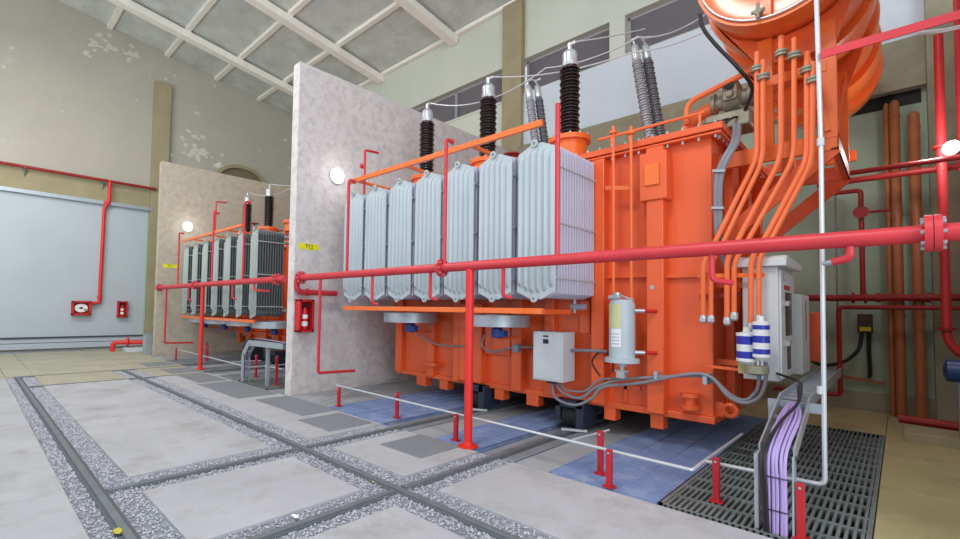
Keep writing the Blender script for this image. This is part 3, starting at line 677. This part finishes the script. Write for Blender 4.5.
    # silica gel breathers
    def breather(px, pyt, pyb, Y, r, bands):
        a, b = at(px, pyt, Y), at(px, pyb, Y); h = a.z-b.z
        o = MB().lathe([(-.03, r*.6), (0, r*1.05), (.03, r*1.05), (.03, r), (h-.03, r), (h-.03, r*1.05), (h, r*1.05), (h+.01, r*.4), (h+.06, r*.35)], (a.x, Y, b.z), (0, 0, 1), 20).build('breather', 'white', T)
        for k in range(bands):
            z = b.z+h*(k+.10)/bands+.015*k; MB().lathe([(0, r*1.02), (h*.60/bands, r*1.02)], (a.x, Y, z), (0, 0, 1), 20).build('blue_band', 'label_blue', o)
        return a, b
    breather(747, 333, 361, 5.74, .092, 2); a, b = breather(761, 322, 357, 5.64, .070, 3)
    MB().lathe([(0, .05), (.02, .1), (.09, .1), (.1, .06)], at(757, 371, 5.7)-Vector((0, 0, .04)), (0, 0, 1), 20).build('oil_cup', 'valve', T)
    for x in (752, 758, 762): MB().cyl(at(x, 358, 5.7), at(x, 370, 5.7), .012, 8).build('cup_stem', 'alu', T)
    MB().box(at(738, 373, 5.75), at(746, 362, 5.80)).build('bracket', 'brass', T)
    MB().bar(at(708, 366, 5.85), at(742, 370, 5.85), .03, .03).build('cabinet_arm', 'orange', T)
    # control cabinet at the right end
    a, b = at(742, 264, 5.95), at(780, 382, 5.95)
    x0, x1, z0, z1, y0, y1 = a.x, -.88, b.z, 2.10, 5.95, 6.85
    cb = MB().box((x0, y0, z0), (x1, y1, z1)).build('control_cabinet', 'cab', T, bevel=.008)
    MB().prism([(x0-.06, y0-.07, z1), (x0-.06, y1+.06, z1), (x0-.06, y1+.06, z1+.08), (x0-.06, y0-.02, z1+.11), (x0-.06, y0-.07, z1+.08)], (x1-x0+.14, 0, 0)).build('cabinet_roof', 'cab', cb, bevel=.006)
    MB().box((x1, y0+.03, z0+.03), (x1+.02, y1-.02, z1-.04)).build('cabinet_door', 'cab', cb, bevel=.004)
    MB().box((x1+.02, y0+.26, z0+.46), (x1+.024, y0+.66, z1-.26)).build('door_window', 'dark', cb)
    MB().box((x1+.02, y0+.34, z0+.10), (x1+.024, y0+.56, z0+.40)).build('door_window', 'dark', cb)
    for z in (z0+.78, z0+.36): MB().box((x1+.02, y0+.20, z), (x1+.06, y0+.26, z+.05)).cyl((x1+.05, y0+.2, z+.02), (x1+.05, y0+.42, z+.04), .014, 8).build('door_handle', 'alu', cb)
    mt = Matrix.Translation((x1+.021, y0+.30, z1-.12)) @ Matrix.Rotation(PI/2, 4, 'Z') @ Matrix.Rotation(PI/2, 4, 'X')
    MB().lathe([(0, .045), (.002, .045)], (x1+.02, y0+.22, z1-.10), (1, 0, 0), 18).build('emblem_ring', 'conduit', cb)
    MB().lathe([(0, .03), (.003, .03)], (x1+.02, y0+.22, z1-.10), (1, 0, 0), 18).build('emblem_core', 'cab', cb)
    MB().box((x1+.02, y0+.20, z1-.235), (x1+.023, y0+.55, z1-.185)).build('name_strip', 'redink', cb)
    c2 = MB().box((x1-.35, y1+.03, z0+.0), (x1+.08, y1+.65, z1-.26)).build('annex_cabinet', 'cab', T, bevel=.008)
    MB().box((x1+.08, y1+.30, z0+.40), (x1+.085, y1+.36, z0+.85)).build('annex_handle', 'conduit', c2)
    MB().box((x1-.2, y1+.85, z0+.10), (x1+.16, y1+1.15, z0+.72)).build('cabinet_stand', 'orange', T, bevel=.01)
    for z in (z0+.1, z1-.2): MB().box((XC, y0+.3, z), (x0, y0+.36, z+.06)).build('cabinet_arm', 'orange', T)
    return T
T1 = transformer()
T2 = transformer(True)

# ---------------------------------------------------------------- red deluge pipe along the front of a bay
YF_ = 4.26; PZ = 2.12
def firepipe(near):
    xr, xl, xp = (.74, -7.52, -3.58) if near else (-8.08, -16.12, -12.32)
    T = thing('deluge_pipe', (xp, YF_, 0), 'long red fire pipe on a post in front of the %s transformer' % ('nearest' if near else 'far bay'), 'pipe')
    MB().cyl((xl, YF_, PZ), (xr, YF_, PZ), .057 if near else .062, 18).build('main_pipe', 'red', T)
    for x in ((-4.04, .13, .17, -7.5) if near else (-12.9, -8.42, -8.38, -16.0)):
        fg = MB().lathe([(-.018, .115), (.018, .115)], (x, YF_, PZ), (1, 0, 0), 20).build('flange', 'red', T)
        bb = MB()
        for q in range(8): a = 2*PI*q/8; bb.cyl((x-.035, YF_+.09*math.cos(a), PZ+.09*math.sin(a)), (x+.035, YF_+.09*math.cos(a), PZ+.09*math.sin(a)), .012, 6)
        stuff(bb.build('flange_bolts', 'galv', fg))
    if near:
        MB().tube([(xl, YF_, PZ), (xl-.13, YF_, PZ), (xl-.13, YF_, PZ-.25), (xl-.13, YF_+.85, PZ-.25)], .052, 14, bend=.12).build('return_bend', 'red', T)
        MB().lathe([(-.02, .07), (.02, .07)], (xl-.13, YF_+.22, PZ-.25), (0, 1, 0), 18).build('flange', 'red', T)
    p = MB().cyl((xp, YF_, 0), (xp, YF_, PZ-.04), .05, 16).build('post', 'redpost', T)
    MB().lathe([(0, .12), (.012, .12), (.02, .06), (.06, .055)], (xp, YF_, .003), (0, 0, 1), 16).build('post_foot', 'redpost', p)
    def riser(x, z, k=.09):
        o = MB().tube([(x, YF_, PZ), (x, YF_, z), (x, YF_+k, z)], .024, 10, bend=.04).build('riser', 'red', T)
        MB().lathe([(0, .014), (.05, .04)], (x, YF_+k-.02, z), (0, 1, 0), 10).build('spray_nozzle', 'red', o)
    def drop(x, z, r=.022, dx=.06, dy=.07):
        MB().tube([(x, YF_, PZ), (x, YF_, z), (x+dx, YF_+dy, z-.02)], r, 8, bend=.04).build('drop_pipe', 'red', T)
    def tall(x, z, Y):
        o = MB().tube([(x, Y, 3.62), (x, Y, z), (x, Y+.3, z+.02)], .022, 8, bend=.04).build('tall_riser', 'red', T)
        MB().lathe([(0, .012), (.04, .05)], (x-.02, Y-.02, z-.28), (-1, 0, 0), 10).build('spray_nozzle', 'red', o)
    if near:
        riser(-4.0, 3.75); riser(-6.1, 3.62)
        b = at(557, 256, YF_); MB().cyl((b.x, YF_, PZ), (b.x, YF_, at(557, 104, YF_).z), .026, 10).build('riser', 'red', T)
        tall(at(365, 150, 4.98).x, at(365, 150, 4.98).z, 4.98)
        for x, y in ((372, 303), (430, 298), (503, 296)): b = at(x, y, YF_); drop(b.x, b.z)
        b = at(712, 280, YF_); drop(b.x, b.z, .023, .12, .10)
        b = at(850, 258, YF_); o = MB().tube([(b.x, YF_, PZ), (b.x, YF_, b.z), (b.x-.09, YF_+.03, b.z-.02)], .027, 12, bend=.035).build('drop_pipe', 'red', T)
        MB().lathe([(0, .025), (.06, .012)], (b.x-.09, YF_+.03, b.z-.02), (-1, .2, -.1), 10).build('spray_nozzle', 'galv', o)
        MB().tube([(-6.86, YF_, PZ), (-6.86, YF_, .50), (-6.86, YF_+.75, .48)], .026, 10, bend=.05).build('low_branch', 'red', T)
    else:
        riser(-14.31, 3.64); riser(-11.75, 3.87); riser(-9.97, 3.87); tall(-13.6, 4.55, 4.98)
        drop(-13.36, 1.74); drop(-10.49, 1.77); drop(-9.39, 1.93, .026, .40, .15)
        MB().tube([(-15.29, YF_, PZ), (-15.29, YF_, .47), (-15.29, YF_+.8, .45)], .028, 10, bend=.05).build('low_branch', 'red', T)
    return T
firepipe(True); firepipe(False)

# low barrier of white pipe on red stub posts
def barrier(dx, near):
    B = thing('low_white_pipe_barrier', (-4+dx, 4.4, 0), 'thin white low pipe rail of the %s' % ('nearest bay, with tall riser at right' if near else 'far bay, behind the red pipe post'), 'pipe rail')
    p0, p1, p2 = Vector((-6.67, 4.5, .3)), Vector((-1.24, 4.36, .3)), atz(742, 434, .3)
    W = lambda pts: [Vector(p)+Vector((dx, 0, 0)) for p in pts]
    MB().tube(W([p0+Vector((-.3, 1.4, .0)), p0, p1, p2]), .014, 8, bend=.03).build('rail_pipe', 'galvp', B)
    e = atz(825, 485, .31)
    up = [e, at(821, 150, e.y), at(816, -12, e.y)] if near else [e]
    MB().tube(W([p1.lerp(p2, .2)]+up), .016, 8, bend=.05).build('riser_pipe', 'galvp', B)
    MB().tube(W([atz(572, 440, .3), atz(609, 430, .3)]), .012, 8).build('rail_branch', 'galvp', B)
    MB().tube(W([atz(318, 402, .06), atz(420, 372, .06)]), .014, 6).build('rail_branch', 'galvp', B)
    if near:
        for y in (142, 390):
            a = at(820.5, y, e.y); MB().cyl(a-Vector((0, 0, .03)), a+Vector((0, 0, .03)), .024, 10).build('pipe_coupling', 'galvp', B)
    return B
barrier(0, True); barrier(SP, False)
posts = [(-6.44, 4.40, .30, 'short red post beside the near concrete wall at the left bay end'), (-5.2, 4.57, .38, 'short red post on the left blue grating of the nearest bay'), (-3.85, 4.35, .32, 'short red post just left of the tall red pipe post'),
         (-2.11, 4.54, .42, 'rear short red post of the close pair near the transformer wheel'), (-1.9, 4.27, .34, 'front short red post of the close pair at the slab edge'), (-1.13, 4.63, .37, 'short red post alone on the dark grating left of the purple cables'), (-.53, 4.34, .39, 'short red post at the bottom edge right of the purple cables')]
def stub(x, y, h, lab, grp):
    t = thing('stub_post', (x, y, 0), lab, 'post', grp)
    MB().box((x-.026, y-.02, 0), (x+.026, y+.02, h)).build('post', 'stub', t, bevel=.004)
    MB().box((x-.05, y-.04, 0), (x+.05, y+.04, .012)).build('foot_plate', 'stub', t)
    MB().cyl((x, y-.03, h-.03), (x, y+.03, h-.03), .010, 8).build('clip_bolt', 'galv', t)
for x, y, h, l in posts: stub(x, y, h, l, 'short red posts of the nearest bay')
for x, y, h, l in [(-14.8, 4.44, .35, 'small red post left of the far bay pipe post'), (-14.55, 5.2, .5, 'small red post just right of the far bay pipe post'), (-13.9, 5.0, .45, 'small red post between the far pipe post and far cable tray'), (-10.26, 4.76, .5, 'small red post behind the bend of the far cable tray'), (-8.97, 4.6, .6, 'taller red post between far cable tray and concrete wall')]: stub(x, y, h, l, 'short red posts of the far bay')

# ---------------------------------------------------------------- cable trays
def tray(dx, near):
    T = thing('cable_tray', (-.66+dx, 4.3, 0), 'galvanised steel cable tray rising from the floor with purple cables by the control cabinet', 'cable tray')
    xa, xb = -.78, -.57
    path = [Vector((0, 4.36, 0)), Vector((0, 4.40, .56)), Vector((0, 5.30, .84)), Vector((0, 8.3, .86))]
    for x in (xa, xb):
        q = MB()
        for i in range(3):
            a, b = path[i].copy(), path[i+1].copy(); a.x = b.x = x+dx; q.bar(a, b, .012, .10, (0, 0, 1) if i > 0 else (0, 1, 0))
        q.build('side_rail', 'galv', T)
    for i in range(3):
        a, b = path[i], path[i+1]; n = max(2, int((b-a).length/.22))
        for k in range(n):
            p = a.lerp(b, (k+.5)/n); MB().box((xa+dx, p.y-.015, p.z-.012), (xb+dx, p.y+.015, p.z+.012)).build('rung', 'galv', T)
    q = MB().box((-.86+dx, 5.22, .76), (-.46+dx, 5.27, .84)); q.build('cross_bracket', 'galv', T)
    for x in (-.84,):
        MB().box((x-.02+dx, 5.24, 0), (x+.02+dx, 5.28, .8)).build('tray_leg', 'galv', T)
    if near:
        MB().box((-.80, 4.3, 0), (-.775, 4.42, .55)).build('side_flange', 'galv', T)
        C_ = thing('cable_bundle', (-.67, 4.35, 0), 'bundle of purple cables with one black cable lying in the near tray', 'cables')
        for i in range(12):
            x = xa+.045+(i % 6)*.024+random.uniform(-.004, .004); lay = .012+(i//6)*.02; w1 = random.uniform(-.01, .01)
            P = catmull([(x, 4.34-lay, -.1), (x+w1, 4.34-lay, .3), (x, 4.36-lay, .54), (x+.01, 4.50, .63+lay), (x+.02, 4.9, .745+lay), (xa+.09+(i % 6)*.008, 5.22, .80+lay), (xa+.09, 5.5, .72+lay), (xa+.06, 6.6, .66+lay)])
            MB().tube(P, .0105, 6).build('cable', 'purple' if i not in (2,) else 'purple', C_)
        for j, off in enumerate((0, .02)):
            P = catmull([(xa+.05+off, 4.28, -.1), (xa+.04+off, 4.27, .3), (xa+.03+off, 4.30, .55), (xa+.09, 4.62, .74), (xb-.05, 5.0, .86), (xb-.06-off, 5.3, .95), (xa+.08, 5.7, .97), (xa-.12, 5.95, 1.0)])
            MB().tube(P, .012, 6).build('black_cable', 'blackc', C_)
        for z in (.16, .4): MB().box((xa+.03, 4.29, z), (xb-.02, 4.30, z+.006)).build('cable_tie', 'blackc', C_)
tray(0, True)
def far_tray():
    T = thing('cable_tray', (-9.75, 4.3, 0), 'bent galvanised cable tray in the far bay beside the concrete wall', 'cable tray')
    path = [(-9.78, 0), (-9.78, .58), (-9.50, .84), (-8.07, .86)]
    for y in (4.24, 4.37):
        for k in range(3):
            (a, za), (b, zb) = path[k], path[k+1]; MB().bar((a, y, za), (b, y, zb), .014, .11, (0, 0, 1) if k else (1, 0, 0)).build('side_rail', 'galv', T)
    for k in range(3):
        (a, za), (b, zb) = path[k], path[k+1]; n = max(2, int(math.hypot(b-a, zb-za)/.2))
        for q in range(n): u = (q+.5)/n; MB().box((a+(b-a)*u-.012, 4.24, za+(zb-za)*u-.012), (a+(b-a)*u+.012, 4.37, za+(zb-za)*u+.012)).build('rung', 'galv', T)
    MB().box((-8.98, 4.36, 0), (-8.92, 4.42, .82)).build('tray_leg', 'galv', T)
    C_ = thing('cable_bundle', (-9.85, 4.3, 0), 'few dark and purple cables climbing the far cable tray', 'cables')
    for i in range(4):
        y = 4.26+i*.025; MB().tube(catmull([(-9.95-.02*i, y, .012), (-9.86, y, .12), (-9.84, y, .6), (-9.52, y, .91), (-8.1, y, .92)]), .011, 6).build('cable', 'purple' if i % 2 else 'blackc', C_)
far_tray()

# ---------------------------------------------------------------- fittings on the blast walls
def extbox(name, X, y0, y1, z0, z1, lab, lab2, depth=.16):
    T = thing(name, (X, (y0+y1)/2, z0), lab, 'extinguisher box')
    q = MB().box((X+.002, y0, z0), (X+.012, y1, z1))
    q.build('back_panel', 'redin', T)
    f = MB().box((X+.012, y0, z0), (X+depth, y0+.03, z1)).box((X+.012, y1-.03, z0), (X+depth, y1, z1)).box((X+.012, y0, z1-.04), (X+depth, y1, z1)).box((X+.012, y0, z0), (X+depth, y1, z0+.04)).build('case', 'redbox', T, bevel=.01)
    g = MB()
    w_ = .045
    g.box((X+depth, y0, z0), (X+depth+.012, y0+w_, z1)).box((X+depth, y1-w_, z0), (X+depth+.012, y1, z1)).box((X+depth, y0, z0), (X+depth+.012, y1, z0+w_)).box((X+depth, y0, z1-w_), (X+depth+.012, y1, z1)); g.build('door_frame', 'redbox', T, bevel=.004)
    yc = (y0+y1)/2; h = z1-z0
    E_ = thing('fire_extinguisher', (X+.08, yc, z0+.04), lab2, 'fire extinguisher')
    MB().lathe([(0, .05), (.01, .062), (h*.55, .062), (h*.64, .03), (h*.68, .02)], (X+.085, yc, z0+.05), (0, 0, 1), 18).build('cylinder', 'redbox', E_)
    MB().lathe([(0, .063), (h*.14, .063)], (X+.085, yc, z0+.05+h*.10), (0, 0, 1), 18).lathe([(0, .063), (h*.12, .063)], (X+.085, yc, z0+.05+h*.33), (0, 0, 1), 18).build('label_band', 'paper', E_)
    MB().box((X+.06, yc-.05, z0+.05+h*.70), (X+.10, yc+.06, z0+.05+h*.74)).cyl((X+.085, yc, z0+.05+h*.66), (X+.085, yc, z0+.05+h*.76), .02, 10).tube(catmull([(X+.085, yc, z0+.05+h*.72), (X+.13, yc-.08, z0+.05+h*.6), (X+.12, yc-.075, z0+.05+h*.35)]), .01, 6).build('valve_and_hose', 'black', E_)
extbox('extinguisher_box', WALLX, 4.33, 4.64, 1.14, 1.74, 'open red extinguisher box on the front end of the near concrete wall', 'fire extinguisher inside the red box on the near concrete wall')
extbox('extinguisher_box', XL+.1, 3.93, 4.24, 1.12, 1.70, 'small red extinguisher box on the pale door right of the hose cabinet', 'fire extinguisher with white labels in the red box on the far left wall')
def sticker(X, y0, z0, s, lab):
    T = thing('wall_sticker', (X, y0, z0), lab, 'sign')
    MB().box((X+.001, y0, z0), (X+.004, y0+.42, z0+.115)).build('backing', 'yellow', T)
    text(s, T, 'ink', .11, Matrix.Translation((X+.005, y0+.21, z0+.057)) @ Matrix.Rotation(PI/2, 4, 'Z') @ Matrix.Rotation(PI/2, 4, 'X'))
sticker(WALLX, 4.38, 2.68, 'TF2', 'yellow sticker with dark lettering on the near concrete wall')
sticker(-16.35, 4.42, 2.78, 'TF1', 'yellow sticker with dark lettering on the far concrete wall')
def walllamp(p, d, lab, e=30, k=1):
    p = Vector(p); d = Vector(d); T = thing('wall_lamp', p, lab, 'lamp')
    MB().lathe([(0, .12*k), (.03, .15*k), (.05, .16*k)], p, d, 20).build('housing', 'white', T)
    MB().lathe([(0, .15*k), (.03, .13*k), (.05, .06*k), (.055, .02*k)], p+d*.05, d, 20).build('lamp_lens', 'lamp', T)
    l = bpy.data.lights.new('wall_lamp_light', 'POINT'); l.energy = e; l.shadow_soft_size = .12
    o = bpy.data.objects.new('wall_lamp_light', l); C.objects.link(o); o.location = p+d*.45
walllamp((WALLX, 5.15, 4.20), (1, 0, 0), 'glowing round lamp on the near concrete wall left of the radiators', 5)
walllamp((-16.35, 5.1, 4.16), (1, 0, 0), 'glowing round lamp on the far concrete wall', 6)
walllamp(at(954, 148, 9.2), (-.5, -.86, 0), 'glowing white lamp on the right by the red riser pipe', 30, .6)

# ---------------------------------------------------------------- things on the left wall
H = thing('hose_cabinet', (XL+.12, 2.9, 1.2), 'red wall cabinet with coiled white fire hose on the pale door', 'hose cabinet')
MB().box((XL+.11, 2.60, 1.19), (XL+.16, 3.14, 1.68)).build('back_panel', 'redin', H)
f = MB(); X0, X1 = XL+.11, XL+.30
f.box((X0, 2.60, 1.19), (X1, 2.66, 1.68)).box((X0, 3.08, 1.19), (X1, 3.14, 1.68)).box((X0, 2.6, 1.19), (X1, 3.14, 1.25)).box((X0, 2.6, 1.62), (X1, 3.14, 1.68)); f.build('case', 'redbox', H, bevel=.006)
for k in range(6):
    MB().tube([(XL+.22, 2.87+(.07+k*.022)*math.cos(a*PI/10), 1.435+(.045+k*.018)*math.sin(a*PI/10)) for a in range(21)], .012, 6).build('hose_coil', 'paper', H)
MB().cyl((XL+.25, 2.95, 1.40), (XL+.25, 3.05, 1.36), .03, 10).build('nozzle', 'brass', H)
P1 = thing('wall_pipe', (XL+.3, 3.4, 5.9), 'red pipe along the left wall with a drop down to the hose cabinet', 'pipe')
MB().cyl((XL+.3, -6, 5.96), (XL+.3, 5.0, 5.96), .05, 12).build('header_pipe', 'darkred', P1)
MB().tube([(XL+.3, 3.52, 6.0), (XL+.3, 3.52, 5.2), (XL+.22, 3.40, 5.0), (XL+.22, 3.38, 1.62), (XL+.22, 3.12, 1.62)], .055, 12, bend=.1).build('drop_pipe', 'redpost', P1)
for z in (5.15, 1.8): MB().lathe([(0, .08), (.08, .08)], (XL+.25 if z > 3 else XL+.22, 3.45 if z > 3 else 3.38, z), (0, 0, 1), 14).build('coupling', 'redpost', P1)
for y in (-1.6, 1.18, 3.3): 
    MB().box((XL+.1, y, 5.92), (XL+.34, y+.06, 5.95)).prism([(XL+.12, y+.03, 5.92), (XL+.30, y+.03, 5.92), (XL+.12, y+.03, 5.66)], (0, .02, 0)).build('pipe_bracket', 'grate', P1)
P2 = thing('floor_pipe', (-17.3, 4.0, 0), 'red elbow pipe on a concrete pad at the far wall foot', 'pipe')
a = atz(116, 355, .0); 
MB().tube([(-18.6, 3.6, .0), (-18.6, 3.6, .30), (-18.2, 4.7, .30)], .075, 14, bend=.2).build('elbow', 'redpost', P2)
MB().lathe([(-.03, .14), (.03, .14)], (-18.43, 4.0, .32), (.36, .93, 0), 16).build('flange', 'redpost', P2)
MB().box((-18.75, 3.9, 0), (-18.0, 5.0, .12)).build('concrete_pad', 'lightg', P2, bevel=.01)
t = thing('steel_box_post', (-17.2, 4.25, 0), 'grey galvanised box post at the foot of the far concrete wall', 'post')
MB().box((-17.12, 4.15, 0), (-16.92, 4.35, .66)).build('column', 'galv', t, bevel=.006); MB().box((-17.14, 4.13, .66), (-16.90, 4.37, .68)).build('cap', 'galv', t)
MB().box((-17.04, 4.12, .1), (-17.01, 4.15, .6)).build('rib', 'galv', t)

# ---------------------------------------------------------------- right side of the nearest bay
P3 = [('slim brown vertical pipe, leftmost of the three beside the right column', 889.5, .036, 10.7, 5.12), ('thick copper brown vertical pipe, middle of the three', 898, .062, 10.65, 5.12), ('copper brown vertical pipe with a domed top, right of the three', 917.5, .066, 10.6, 4.86)]
for lab, px, r, Y, zt in P3:
    a = at(px, 260, Y); t = thing('vertical_pipe', (a.x, Y, 0), lab, 'pipe', 'brown pipes on the back wall')
    MB().lathe([(0.002, r), (zt-.06, r), (zt-.02, r*.7), (zt, r*.2)], (a.x, Y, 0), (0, 0, 1), 16).build('shaft', 'brown', t)
    for z in (1.6, 3.2, zt-.3): MB().lathe([(0, r*1.15), (.06, r*1.15)], (a.x, Y, z), (0, 0, 1), 16).build('coupling', 'brown', t)
a = at(943, 200, 9.3); zt_ = at(942, 34, 9.3).z; t = thing('riser_pipe', (a.x, 9.3, 0), 'thick red vertical pipe in front of the dark right column', 'pipe')
MB().tube([(a.x, 9.3, zt_), (a.x, 9.3, 1.30), (a.x+.12, 9.3, 1.1), (.73, 9.3, 1.1)], .048, 14, bend=.12).build('shaft', 'riser', t)
for z in (1.45, 3.9): MB().lathe([(-.02, .09), (.02, .09)], (a.x, 9.3, z), (0, 0, 1), 16).build('flange', 'darkred', t)
def rp(nm, pts, r, lab, m='darkred', bend=.06, extra=None):
    t = thing(nm, pts[0], lab, 'pipe'); MB().tube(pts, r, 10, bend=bend).build('run', m, t)
    if extra: extra(t)
    return t
def fl_(t):
    for x in (-.55, -.4): MB().lathe([(-.02, .09), (.02, .09)], (x, 10.5, 1.90), (1, 0, 0), 14).build('coupling', 'darkred', t)
    for x in (-.25, .3): MB().lathe([(-.03, .075), (.03, .075)], (x, 10.5, 1.90), (1, 0, 0), 14).build('coupling', 'darkred', t)
rp('horizontal_pipe', [(-4.5, 10.5, 1.90), (.74, 10.5, 1.90)], .055, 'dark red upper horizontal pipe across the back wall at the right', extra=fl_)
rp('horizontal_pipe', [(.74, 10.3, 1.74), (-.72, 10.3, 1.74), (-.72, 10.3, .30), (-1.6, 10.3, .30)], .035, 'thin dark red pipe that turns down and left below the black box')
p = at(863, 295, 10.5); q_ = at(862, 190, 10.5); r_ = at(833, 188, 10.5)
t = rp('riser_pipe', [(p.x, 10.5, 1.9), (p.x, 10.5, q_.z), (r_.x, 10.5, q_.z)], .035, 'thin red riser with top bend above the upper horizontal pipe')
MB().lathe([(0, .02), (.02, .10), (.03, .10)], (p.x, 10.42, at(863, 213, 10.5).z), (0, -1, 0), 12).cyl((p.x, 10.45, at(863, 213, 10.5).z), (p.x+.35, 10.4, at(863, 213, 10.5).z-.01), .02, 8).build('hand_wheel', 'darkred', t)
t = rp('thin_grey_pipe', [(r_.x+.02, 10.6, q_.z), (r_.x+.02, 10.6, 1.2)], .014, 'thin grey vertical rod on the green back wall', 'conduit', 0)
a, b = at(800, 181, 8.8), at(960, 158, 8.8); t = rp('horizontal_pipe', [(-1.2, 8.8, a.z+.01), (.74, 8.8, a.z+.01)], .035, 'dark red pipe reaching from the conservator frame to the right wall')
a = at(849, 181, 9.6); t = rp('horizontal_pipe', [(-.9, 9.6, a.z), (.74, 9.6, a.z)], .045, 'very dark pipe just below the red pipe at upper right', 'darkred')
a = at(866, 325, 11.0); t = thing('wall_switch_box', (a.x, 11.0, a.z), 'dark brown switch box with a yellow strip on the back wall', 'switch box')
a0, a1 = at(858, 314, 10.98), at(873, 333, 10.98)
MB().box((a0.x, 10.90, a1.z), (a1.x, 11.05, a0.z)).build('case', mat('dark_brown_box', (72, 52, 44), .5), t, bevel=.01)
MB().box((a0.x+.02, 10.893, a1.z+.03), (a1.x-.02, 10.90, a1.z+.10)).build('warning_strip', 'yellow', t)
for k, lab in ((0, 'black cable sagging left from the wall switch box'), (1, 'black cable hanging straight down from the wall switch box')):
    c_ = at(862 if k == 0 else 869, 333, 10.95)
    P = catmull([c_, at(858, 350, 10.9), at(843, 362, 10.6), at(822, 365, 10.0), at(808, 358, 9.5)]) if k == 0 else catmull([c_, at(869, 350, 10.95), at(870, 372, 10.95), at(869, 378, 10.95)])
    t = thing('hanging_cable', c_, lab, 'cable'); MB().tube(P, .028, 8).build('sheath', 'blackc', t)
t = thing('wall_bar', at(820, 372, 10.9), 'thin brown bar low on the back wall behind the cables', 'bar'); MB().bar(at(820, 372, 10.98), at(885, 384, 10.98), .03, .05).build('bar', 'brown', t)
a = at(955, 371, 8.9); t = thing('pump_motor', (a.x, 8.9, 0), 'blue pump motor at the right edge in front of the dark column', 'motor')
MB().lathe([(0, .06), (.03, .14), (.35, .15), (.4, .1)], (a.x-.10, 8.9, a.z), (1, 0, 0), 20).build('body', 'bluedk', t)
MB().box((a.x+.02, 8.85, 0.005), (a.x+.1, 8.95, a.z-.1)).build('stand', 'grate', t)
rp('floor_pipe', [(-.05, 9.45, .17), (.74, 9.45, .15)], .06, 'dark red pipe lying on the kerb at the right wall foot')
t = thing('red_support_beam', (-.38, 4.3, 3.42), 'bright red flat beam running right from the tall white pipe', 'beam')
MB().bar((-.40, 4.68, 3.63), (.74, 4.68, 3.63), .012, .058).build('flat_bar', 'red', t); MB().bar((-.40, 4.70, 3.66), (.74, 4.70, 3.66), .05, .01).build('flange', 'red', t)
t = rp('white_conduit', [at(918, 33, 8.0), at(945, 30, 8.0), (.74, 8.0, at(960, 28, 8.0).z)], .022, 'white conduit at the upper right by the red riser', 'galvp', 0)
a = at(957, 20, 9.6); t = rp('riser_pipe', [(a.x, 9.6, 10.6), (a.x, 9.6, 3.6)], .035, 'thin red vertical pipe at the upper right edge', 'red', 0)
# litter on the floor
def litter(nm, px, py, r, m, lab, cat):
    a = atz(px, py, .003); P = []
    for k in range(7): an = 2*PI*k/7; rr = r*random.uniform(.6, 1.1); P.append((a.x+rr*1.2*math.cos(an), a.y+rr*.6*math.sin(an), .004))
    tag(MB().prism(P, (0, 0, .004)).build(nm, m, loc=a), lab, cat)
litter('paper_scrap', 296, 516.5, .045, 'paper', 'white paper scrap on the gravel band at the bottom', 'paper')
litter('fallen_leaf', 118, 531, .05, 'leaf', 'yellowish dry leaf beside the left floor rail', 'leaf')
litter('fallen_leaf', 373, 482, .018, 'leaf', 'tiny brown leaf on the gravel near the rail crossing', 'leaf')
